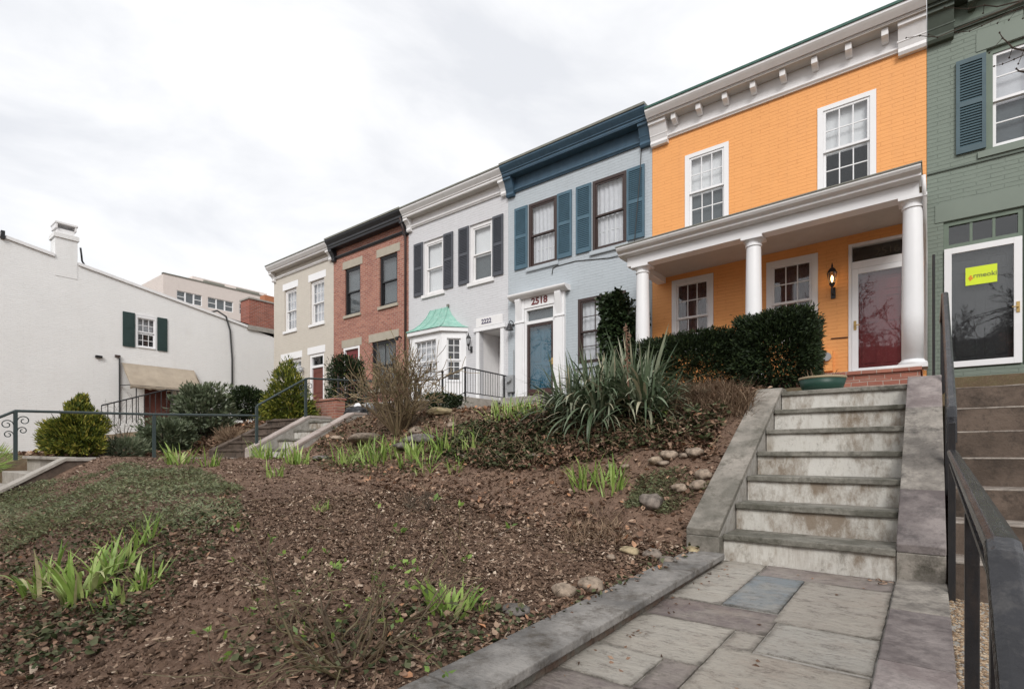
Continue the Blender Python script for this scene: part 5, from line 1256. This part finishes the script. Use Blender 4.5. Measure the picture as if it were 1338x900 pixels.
# --- bushes
def stems(base, top, n, spread, r0, mat, parent, name='stem', jit=.08):
    m = MB(); b = Vector(base)
    for i in range(n):
        a = rng.uniform(0, 6.28); e = Vector((b.x + spread[0]*math.cos(a)*rng.uniform(.3, 1), b.y + spread[1]*math.sin(a)*rng.uniform(.3, 1), top * rng.uniform(.75, 1) + b.z * 0))
        pts = [b + Vector((.04*math.cos(a), .04*math.sin(a), -.05))]
        for k in range(1, 5):
            f = k / 4; p = pts[0].lerp(e, f) + Vector(rng.normal(0, jit, 3)) * (1 - f) * f * 2; pts.append(p)
        m.tone = rng.random(); m.tube(pts, [r0 * (1 - .8 * k / 4) for k in range(5)], 5)
    return m.build(name, mat, parent, tones=True)

def bush(name, label, c, rad, n, L, W, mat, z0=None, box=False, up=.4, clump=2.2, tone_b=(1.8, 1.8), gap=.45, tipbias=0, stem_n=7, group=None, shape=None, cat='bush', thin=0, lobes=None):
    """c = foot of the plant; rad = half sizes; leaves fill the volume in clumps that stop at an uneven outline"""
    c = Vector(c); t = thing(name, c, label, cat, group); P = []
    rz = rad[2]; cz = c.z + rz if z0 is None else z0 + rz
    while len(P) < n:
        k = n * 3; q = rng.uniform(-1, 1, (k, 3))
        if box: rr = np.max(np.abs(q) ** 1.0, axis=1); rr = (np.abs(q) ** 7).sum(1) ** (1/7)
        else: rr = np.linalg.norm(q, axis=1)
        if shape is not None: q, rr = shape(q, rr)
        if lobes is not None:
            la = np.array(lobes, float); li = rng.choice(len(la), k, p=la[:, 3] ** 2 / (la[:, 3] ** 2).sum()); q = q * la[li, 3:4] + la[li, :3]
        nn = np.array([mnoise.noise(Vector(p * clump + 7.3)) + .5 * mnoise.noise(Vector(p * clump * 2.6 + 3.1)) for p in q])
        lim = 1.0 + gap * .55 * (nn - .25) + (rng.random(k) < .05) * .22
        ok = (rr < lim) & (rng.random(k) < np.clip((rr / lim) ** 1.6 + .12, 0, 1)) & (nn > -.62 + gap * .35)
        if thin: ok &= rng.random(k) < np.clip((q[:, 2] + 1) / 2 * 2.6 - thin, .04, 1)
        P += [np.concatenate([a, [b, d]]) for a, b, d in zip(q[ok], rr[ok] / lim[ok], nn[ok])]
    P = np.array(P[:n]); C = P[:, :3] * np.array(rad) + np.array([c.x, c.y, cz])
    D = unit(P[:, :3] * np.array([1, 1, .7])) + np.array([0, 0, up]) + rng.normal(0, .45, (n, 3))
    tn = rng.beta(*tone_b, n) * .75 + .16 * (P[:, 4]) + .1
    if tipbias: tn = np.where(P[:, 3] > .86, tn + tipbias * rng.random(n), tn)
    cards('foliage', C, D, L * rng.uniform(.6, 1.3, n), W * rng.uniform(.7, 1.3, n), mat, t, tn)
    if stem_n: stems(c, c.z + rz * 1.7, stem_n, (rad[0] * .8, rad[1] * .8), .022, M['bark'], t)
    return t

# clipped yew hedge before the porch, two plants
def at(px, Y): return FY(px, 590, Y)[0]
x0, x1 = at(962, 9.6), at(1070, 9.6)
bush('hedge_shrub', 'tall clipped dark green yew shrub nearest the stone steps', ((x0 + x1) / 2, 9.7, 1.0), ((x1 - x0) / 2, .5, .62), 26000, .075, .022, M['yew'], 1.02, True, .25, 2.4, (1.6, 2.0), .18, 0, 9, 'clipped yew hedge before the porch', thin=.02)
x0, x1 = at(832, 9.7), at(968, 9.7)
bush('hedge_shrub', 'lower clipped dark green yew shrub behind the yucca', ((x0 + x1) / 2, 9.8, 1.0), ((x1 - x0) / 2, .5, .52), 24000, .075, .022, M['yew'], 1.08, True, .25, 2.4, (1.6, 2.0), .26, 0, 9, 'clipped yew hedge before the porch', thin=.2)
# climbing ivy over the blue grey house window
def vshape(q, rr):
    s = q.copy(); lim = np.where(q[:, 0] > .2, .52 + .1 * np.sin(q[:, 0] * 9), .95); r = np.maximum(np.abs(q[:, 0]) ** 1.2, np.abs(q[:, 1])); r = np.where(q[:, 2] > lim, 2.0, np.maximum(r, (q[:, 2] + 1) / 2)); return s, r
bush('ivy_column', 'tall column of glossy climbing ivy covering part of the blue grey house window', (-5.82, 11.75, 1.1), (.48, .38, 1.36), 9000, .11, .085, M['vine'], 1.15, False, -.5, 2.6, (1.7, 1.7), .5, 0, 4, shape=vshape, cat='vine')
bush('conifer_bush', 'wide golden tipped conifer bush in front of the white side wall', (-12.1, 2.72, -.22), (.90, .64, .60), 20000, .085, .024, M['conifer'], -.20, False, .9, 3.4, (1.4, 1.9), 1.0, .42, 8, lobes=[(-.55,-.1,-.35,.48),(.5,0,-.35,.5),(0,-.2,-.3,.55),(.1,.3,.1,.45),(-.25,.1,.05,.42),(.72,.1,-.1,.3),(-.78,.1,-.2,.26),(.05,.1,.60,.30),(.06,.12,.82,.17),(-.12,.1,.62,.2),(.55,.1,.1,.3),(-.8,-.1,-.5,.34),(.9,0,-.5,.3),(.3,-.2,.15,.3),(-.45,-.3,.05,.26),(.85,-.2,-.45,.24)])
def cone(q, rr):
    h = (q[:, 2] + 1) / 2; w = np.clip(1.05 - h ** 1.5 * .92, .04, 1); return q, np.maximum(np.hypot(q[:, 0], q[:, 1]) / w, np.abs(q[:, 2]))
bush('conifer_shrub', 'conical gold tipped conifer beside the top of the brown steps', (-12.55, 7.0, .55), (.78, .6, .88), 12000, .10, .028, M['conifer'], .55, False, .8, 3.6, (1.4, 2.0), 1.0, .3, 7, shape=cone)
bush('round_bush', 'rounded dark evergreen bush against the right end of the white side wall', (-15.9, 7.6, .9), (.62, .5, .48), 7000, .085, .03, M['yew'], .95, False, .4, 2.4, (2.0, 1.5), .4, 0, 6)
bush('grey_bush', 'loose grey green bush under the tan awning', (-13.7, 5.5, .35), (.72, .6, .62), 5200, .12, .045, M['greybush'], .35, False, .6, 3.2, (1.8, 1.7), 1.15, 0, 9)
bush('low_shrub', 'low dark shrub behind the middle of the iron railing', (-13.0, 4.5, -.1), (.72, .5, .40), 5200, .10, .035, M['greybush'], -.1, False, .6, 2.2, (1.3, 2.0), .7, 0, 7)
bush('low_shrub', 'low silvery plant right of the wide golden conifer bush', (-11.95, 3.45, -.12), (.42, .36, .17), 1500, .13, .022, M['greybush'], -.13, False, .8, 2.2, (2.6, 1.2), .6, 0, 0)
bush('tall_hedge', 'tall dark evergreen against the red brick house door', (-15.4, 10.7, 1.1), (.66, .5, 1.05), 9000, .10, .035, M['yew'], 1.1, False, .3, 2.4, (1.6, 1.9), .45, 0, 6, shape=lambda q, r: (q, (np.abs(q) ** 3.2).sum(1) ** (1/3.2)))
bush('low_evergreen', 'low dark evergreen mat at the foot of the black picket railing', (-9.55, 9.3, 1.0), (.75, .4, .22), 3000, .08, .03, M['yew'], .98, False, .4, 2.4, (1.8, 1.8), .6, 0, 0)
bush('strap_plant', 'pale variegated strap leaved plant beside the railing corner', (-12.0, 5.4, .15), (.30, .24, .14), 420, .22, .016, M['dryclump'], .14, False, .9, 2.2, (3.0, 1.2), .5, 0, 0, cat='plant')
bush('strap_plant', 'yellow green strap leaved plant at the left edge behind the scrolled post', (-12.1, 1.5, -.35), (.36, .34, .24), 500, .24, .016, M['iris'], -.42, False, .8, 2.2, (2.0, 1.5), .6, 0, 0, cat='plant')

# --- bare shrubs
def grow(m, p, d, L, r, depth, kids, bend, tips=None, n=5, seg=3, rmin=.0015, upw=.12):
    pts = [p]; q = p.copy(); dd = d.normalized(); rs = [r]
    for k in range(seg):
        dd = (dd + Vector(rng.normal(0, bend, 3)) + Vector((0, 0, upw))).normalized(); q = q + dd * (L / seg); pts.append(q); rs.append(max(rmin, r * (1 - .45 * (k + 1) / seg)))
    m.tone = rng.random(); m.tube(pts, rs, n, cap=False)
    if depth == 0:
        if tips is not None: tips.append((pts[-1], dd))
        return
    for i in range(kids):
        f = rng.integers(1, seg + 1) if i else seg; b = pts[f]
        nd = (dd + Vector(rng.normal(0, .55, 3))).normalized()
        grow(m, b, nd, L * rng.uniform(.55, .85), max(rmin, rs[f] * .72), depth - 1, kids, bend, tips, max(3, n - 1), seg, rmin, upw)

def bare_shrub():
    g = G(520, 566); t = thing('bare_shrub', g, 'leafless multi stemmed tan shrub in front of the brick house', 'shrub')
    m = MB(); tips = []
    for i in range(34):
        a = i / 34 * 6.28 + rng.uniform(-.2, .2); e = rng.uniform(.25, .95)
        grow(m, g + Vector((.05*math.cos(a), .05*math.sin(a), -.05)), Vector((math.cos(a) * e, math.sin(a) * e * .7, 1.0)), rng.uniform(.50, .66), rng.uniform(.016, .026), 3, (2, 3)[i % 2], .12, tips, 6, 3, .0050, .07)
    m.build('branches', M['twig'], t, tones=True)
    C = np.array([p for p, d in tips]); D = np.array([d for p, d in tips]); k = rng.random(len(C)) < .6
    tag(cards('buds', C[k], D[k], .03, .014, M['conifer'], t, rng.uniform(.3, .8, k.sum())), kind='stuff')
bare_shrub()

def rose():
    g = G(455, 872); t = thing('rose_bush', g, 'straggly thin stemmed rose bush with a few green leaves in the foreground soil', 'shrub')
    m = MB(); tips = []
    for i in range(15):
        a = rng.uniform(0, 6.28); e = rng.uniform(.3, 1.1)
        grow(m, g + Vector((.03*math.cos(a), .03*math.sin(a), -.02)), Vector((math.cos(a) * e, math.sin(a) * e, .8)), rng.uniform(.24, .38), rng.uniform(.0048, .008), 2, 3, .25, tips, 5, 4, .0016, .03)
    m.build('stems', M['rosestem'], t, tones=True)
    C = []; D = []
    for p, d in tips:
        if rng.random() < .42:
            for _ in range(3): C.append(p + Vector(rng.normal(0, .006, 3))); D.append(d + Vector(rng.normal(0, .8, 3)))
    n = len(C); cards('leaves', np.array(C), np.array(D), rng.uniform(.018, .036, n), rng.uniform(.012, .02, n), M['iris'], t, rng.uniform(.0, .45, n))
rose()
def bare2(px, py, label, h, n=9, g=None, r=.008):
    g = g or G(px, py); t = thing('twiggy_shrub', g, label, 'shrub'); m = MB()
    for i in range(n):
        a = rng.uniform(0, 6.28); e = rng.uniform(.1, .7); grow(m, g + Vector((.05*math.cos(a), .05*math.sin(a), -.03)), Vector((math.cos(a) * e, math.sin(a) * e, 1.0)), h * .42, r, 3, 2, .16, None, 4, 3, .002, .05)
    m.build('branches', M['bark'], t, tones=True)
bare2(0, 0, 'bare purple brown twiggy shrub behind the wide golden conifer', 1.3, 12, Vector((-14.2, 4.1, .1)))
bare2(550, 668, 'small dry twiggy stump in the middle of the soil', .24, 14, None, .004)
bare2(0, 0, 'bare twiggy shrub standing below the tan awning', 1.2, 10, Vector((-16.5, 6.6, .6)))

# --- trees
def tree_mesh(m, base, h, r, depth, spread=.42):
    p = Vector(base); pts = [p]; rs = [r * 1.25]; d = Vector((0, 0, 1))
    for k in range(5):
        d = (d + Vector(rng.normal(0, .06, 3))).normalized(); p = p + d * h * .09; pts.append(p); rs.append(r * (1 - .09 * (k + 1)))
    m.tone = .4; m.tube(pts, rs, 8)
    for i in range(7):
        a = i * 2.4; b = pts[2 + i % 4]; grow(m, b, Vector((math.cos(a) * spread * 2, math.sin(a) * spread * 2, 1)), h * .24, r * .5, depth, 3, .14, None, 4, 3, .018, .05)
def trees():
    m = MB(); tree_mesh(m, (0, 0, 0), 11, .24, 5); proto = None
    for i, (x, y, z) in enumerate(((-6.5, -10, -2.3), (-1.2, -9.3, -2.3), (4.2, -9.6, -2.3), (-24, -9.5, -2.3))):
        t = thing('bare_tree', (x, y, z), 'bare street tree across the pavement from the houses', 'tree', 'bare street trees facing the houses')
        if proto is None: proto = mesh_obj('branches', [(a + x, b + y, c + z) for a, b, c in m.v], m.f, M['bark'], t, False, m.t)
        else: o = proto.copy(); COL.objects.link(o); o.parent = t; o.rotation_euler = (0, 0, i * 2.1)
    # tree standing in the neighbour's yard, its outer twigs reaching across the cornice
    Y = 5.6; t = thing('yard_tree', (2.6, Y, .3), 'bare tree whose thin budded twigs hang across the upper right corner', 'tree')
    m = MB(); m.tone = .4; m.tube([(2.6, Y, .2), (2.55, Y, 2), (2.5, Y + .1, 3.6), (2.6, Y + .2, 5.5), (2.5, Y + .2, 7.5)], [.13, .11, .09, .06, .03], 8); m.build('trunk', M['bark'], t, tones=True)
    m = MB(); tips = []
    def limb(px, a=0, r=.007):
        P = [Vector((FY(x, y, Y + dy)[0], Y + dy, FY(x, y, Y + dy)[1])) for x, y, dy in px]; m.tone = rng.random() * .4
        m.tube(P, [r * (1 - .7 * i / (len(P) - 1)) for i in range(len(P))], 5)
        for p in P[1:]: tips.append((p, Vector(rng.normal(0, 1, 3)))); 
        for i in range(1, len(P) - 1):
            if rng.random() < .55: e = P[i] + Vector(rng.normal(0, .05, 3)); m.tube([P[i], e], [r * .35, r * .2], 4); tips.append((e, e - P[i]))
        return P[0]
    roots = [limb([(1420, -40, .3), (1338, 0, .1), (1303, 9, 0), (1286, 7, 0), (1265, 12, -.05), (1234, 10, -.1)]), limb([(1420, -5, .2), (1338, 10, 0), (1322, 15, 0), (1283, 34, -.1), (1267, 41, -.1), (1248, 42, -.15)], 0, .006),
             limb([(1400, -30, .2), (1318, 10, 0), (1282, 25, -.1), (1225, 49, -.2), (1202, 47, -.2), (1184, 50, -.25)], 0, .006), limb([(1400, 40, -.3), (1338, 66, -.3), (1323, 63, -.3), (1317, 56, -.3), (1310, 50, -.3), (1306, 43, -.3)], 0, .008),
             limb([(1390, 90, -.2), (1338, 94, -.3), (1331, 93, -.3), (1328, 90, -.3)], 0, .010), limb([(1338, 72, -.3), (1325, 78, -.3), (1310, 84, -.3), (1299, 87, -.3)], 0, .004)]
    hub = Vector((2.5, Y + .1, 3.7))
    for q in roots[:5]: mid = hub.lerp(q, .5) + Vector((0, 0, .15)); m.tube([hub, mid, q], [.03, .018, .009], 6)
    for i in range(9):
        a = i * 2.4; grow(m, Vector((2.55, Y + .15, 4.2 + i * .35)), Vector((math.cos(a) * .6 + .55, math.sin(a), .9)), 1.0, .03, 3, 3, .14, None, 5, 3, .003, .05)
    m.tone = .1
    for p, d in tips: m.lathe([(.001, p.z - .008), (.0075, p.z), (.001, p.z + .009)], p.x, p.y, 6)
    m.build('branches', M['bark'], t, tones=True)
trees()

# --- stones
def rock(px, py, w, tone, label, flat=.7, sub=3, long=1.0, yaw=None, sink=.3):
    g = G(px, py); ry = ray(px, py); d = g.y / ry[1]; R = w / FPX * d / 2
    bm = bmesh.new(); bmesh.ops.create_icosphere(bm, subdivisions=sub, radius=1); s = rng.uniform(0, 50); a = rng.uniform(0, 6.28) if yaw is None else yaw
    for v in bm.verts:
        c = v.co; k = 1 + .30 * mnoise.noise(c * 1.1 + Vector((s, 0, 0))) + .16 * mnoise.noise(c * 2.4 + Vector((0, s, 0))) + .06 * mnoise.noise(c * 6 + Vector((0, s, 0)))
        x, y, z = c.x * k * R * long, c.y * k * R, c.z * k * R * flat
        z = min(z, R * flat * .82 + z * .1)
        v.co = Vector((x * math.cos(a) - y * math.sin(a), x * math.sin(a) + y * math.cos(a), z + R * flat * (1 - sink * 1.6)))
    me = bpy.data.meshes.new('stone'); bm.to_mesh(me); bm.free(); me.materials.append(M['rock']); me.polygons.foreach_set('use_smooth', [True] * len(me.polygons))
    at_ = me.attributes.new('tone', 'FLOAT', 'FACE'); at_.data.foreach_set('value', [tone] * len(me.polygons))
    o = bpy.data.objects.new('stone', me); COL.objects.link(o); o.location = g; tag(o, label, 'stone', 'stones lying in the garden'); return o
for a in ((772, 772, 34, .66, 'smooth tan stone on the kerb edge, right one of a pair'), (738, 778, 30, .70, 'broken tan stone beside the kerb, left one of a pair'), (672, 800, 42, .12, 'flat grey slate piece lying near the kerb', .3),
          (905, 722, 17, .95, 'small yellow stone at the foot of the left coping'), (822, 722, 26, .92, 'yellowish flat stone in the dead leaves', .45), (852, 728, 26, .35, 'grey brown stone in the dead leaves near the kerb', .6), (870, 735, 22, .3, 'dull grey stone half buried next to the kerb', .5),
          (798, 730, 12, .6, 'small pinkish chip of stone in the leaves above the kerb'), (852, 662, 30, .3, 'grey upright stone below the creeping cover', .8),
          (888, 642, 20, .62, 'round tan stone left of the coping, lowest of three'), (912, 638, 22, .60, 'round brown stone left of the coping, right one of three'), (919, 624, 22, .64, 'round tan stone left of the coping, topmost of three'),
          (856, 606, 19, .78, 'pale egg shaped stone at the left end of the stone row under the ivy'), (875, 598, 22, .72, 'pale flat stone in the row under the ivy', .6), (908, 595, 24, .58, 'brown stone at the right end of the row under the ivy', .6), (866, 608, 16, .5, 'dull stone tucked in the row under the ivy', .5), (893, 598, 13, .5, 'small pinkish stone in the row under the ivy', .6),
          (798, 612, 12, .75, 'small yellow stone behind the upright iris, left'), (817, 612, 11, .7, 'small yellow stone behind the upright iris, right'),
          (550, 578, 44, .12, 'grey green slab leaning at the foot of the bare shrub', .35), (535, 585, 40, .15, 'long grey slab in the iris below the bare shrub', .3), (608, 568, 24, .55, 'flat pale stone right of the grey slabs', .35), (543, 566, 18, .5, 'reddish brown stone behind the grey slabs', .7), (478, 578, 46, .45, 'large brown boulder left of the bare shrub', .38), (440, 574, 18, .72, 'small pale stone beside the garden steps coping', .4),
          (655, 600, 15, .35, 'grey lump of stone in the brown ivy', .6), (700, 598, 18, .3, 'wide grey stone in the brown ivy', .5), (607, 598, 14, .3, 'dark grey stone under the tall iris', .6), (575, 541, 34, .95, 'pale cream stone slab on the crest right of the bare shrub', .35), (548, 538, 44, .6, 'orange brown block behind the bare shrub', .6), (420, 600, 24, .15, 'dark slate by the iris at the garden steps', .3), (590, 558, 14, .6, 'little tan stone on the crest')):
    rock(*a)

# --- loose things
def extras():
    g = Vector((-.93, 6.62, .61)); t = thing('planter_tub', g, 'shallow dark green plastic tub at the top of the stone steps', 'planter')
    m = MB(); m.lathe([(.16, .612), (.20, .69), (.225, .775), (.205, .775), (.19, .74)], g.x, g.y, 28); m.build('tub', M['tub'], t, True)
    m = MB(); m.lathe([(.226, .776), (.232, .785), (.228, .80), (.205, .80), (.203, .777)], g.x, g.y, 28); m.build('rim', M['tubrim'], t, True)
    m = MB(); m.lathe([(.19, .745), (.18, .775), (.08, .79), (.01, .795)], g.x, g.y, 20); m.build('potting_soil', M['brown'], t)
    n = 40; a = rng.uniform(0, 6.28, n); B = np.stack([g.x + .14*np.cos(a), g.y + .14*np.sin(a), np.full(n, .78)], 1); V, F, I = blades(B, a, rng.uniform(.04, .13, n), np.full(n, .006), rng.uniform(0, .8, n), rng.uniform(0, 1, n), 3); mesh_obj('dry_stems', V, F, M['dryclump'], t, True, rng.random(n)[I])
    t = thing('brick_planter', (-13.3, 8.1, 1.1), 'low red brick garden wall before the cream house door', 'wall'); MB().box(-14.65, -11.95, 8.0, 8.25, .5, 1.32).build('wall', M['redbrick'], t); MB().box(-14.68, -11.92, 7.97, 8.28, 1.322, 1.38).build('coping', M['redbrick'], t, bevel=.008)
    t = thing('garden_wall', (-10.9, 8.3, 1.0), 'low tan stained wall under the black picket fence', 'wall'); MB().box(-11.9, -9.2, 8.35, 8.6, .4, 1.16).build('wall', M['browncon'], t); MB().box(-11.92, -9.18, 8.32, 8.63, 1.162, 1.21).build('coping', M['concrete'], t, bevel=.008)
    def lumpy(name, c, r, mat, label, cat, s):
        bm = bmesh.new(); bmesh.ops.create_icosphere(bm, subdivisions=4, radius=1)
        for v in bm.verts:
            q = v.co; k = 1 + .28 * mnoise.noise(q * 1.3 + Vector((s, 0, 0))) + .12 * mnoise.noise(q * 4 + Vector((0, s, 0))); v.co = Vector((q.x * r[0] * k, q.y * r[1] * k, q.z * r[2] * k + r[2] * .8))
        me = bpy.data.meshes.new(name); bm.to_mesh(me); bm.free(); me.materials.append(mat); me.polygons.foreach_set('use_smooth', [True] * len(me.polygons)); o = bpy.data.objects.new(name, me); COL.objects.link(o); o.location = c; return tag(o, label, cat)
    lumpy('garden_bag', (-9.75, 7.0, .72), (.30, .2, .14), M['black'], 'slumped black plastic bag at the top of the garden steps', 'bag', 3)
    lumpy('white_bag', (-9.95, 7.2, .88), (.09, .08, .11), M['whiteclean'], 'crumpled white plastic bag behind the black bag', 'bag', 9)
    lumpy('grey_bag', (-9.7, 7.3, .9), (.11, .10, .10), M['metal'], 'crumpled pale grey bag behind the black bag', 'bag', 14)
    g = Vector((-18.3, 10.9, 1.35)); t = thing('flower_pot', g, 'small terracotta pot on the brick wall by the cream house', 'pot'); m = MB(); m.lathe([(.09, 1.36), (.14, 1.6), (.16, 1.6), (.16, 1.66), (.13, 1.66)], g.x, g.y, 16); m.build('pot', M['terracotta'], t, True)
    # railing of the side house steps
    t = thing('side_railing', (-24.5, 8, .8), 'thin black iron railing by the awning of the white building', 'railing'); m = MB(); A = Vector((-24.8, 6.4, 1.75)); B_ = Vector((-24.8, 8.6, 2.55)); m.tube([A, B_, B_ + Vector((0, 1.2, 0))], .03, 5)
    for i in range(12): p = A.lerp(B_, i / 11); m.tube([p, p - Vector((0, 0, .95))], .016, 4)
    for i in range(6): p = B_ + Vector((0, .2 * (i + 1), 0)); m.tube([p, p - Vector((0, 0, .95))], .016, 4)
    m.build('rails', M['iron'], t)
extras()
def path_leaves():
    Q = np.concatenate([rng.normal((-.24, 3.9), (.05, .06), (26, 2)), rng.normal((-.32, 1.75), (.08, .05), (22, 2)), np.stack([rng.uniform(-1.15, -1.02, 40), rng.uniform(1.2, 3.9, 40)], 1), rng.uniform((-1.1, 1.3), (-.2, 3.9), (14, 2))])
    Q = Q[(Q[:, 0] > -1.17) & (Q[:, 0] < -.18) & (Q[:, 1] < 3.96)]; n = len(Q); C = np.stack([Q[:, 0], Q[:, 1], PATHZ(Q[:, 1]) + .014], 1); a = rng.uniform(0, 6.28, n); D = np.stack([np.cos(a), np.sin(a), rng.normal(0, .15, n)], 1)
    tag(cards('path_leaves', C, D, rng.uniform(.015, .04, n), rng.uniform(.006, .02, n), M['leaf'], None, rng.uniform(0, .8, n)), kind='stuff')
path_leaves()
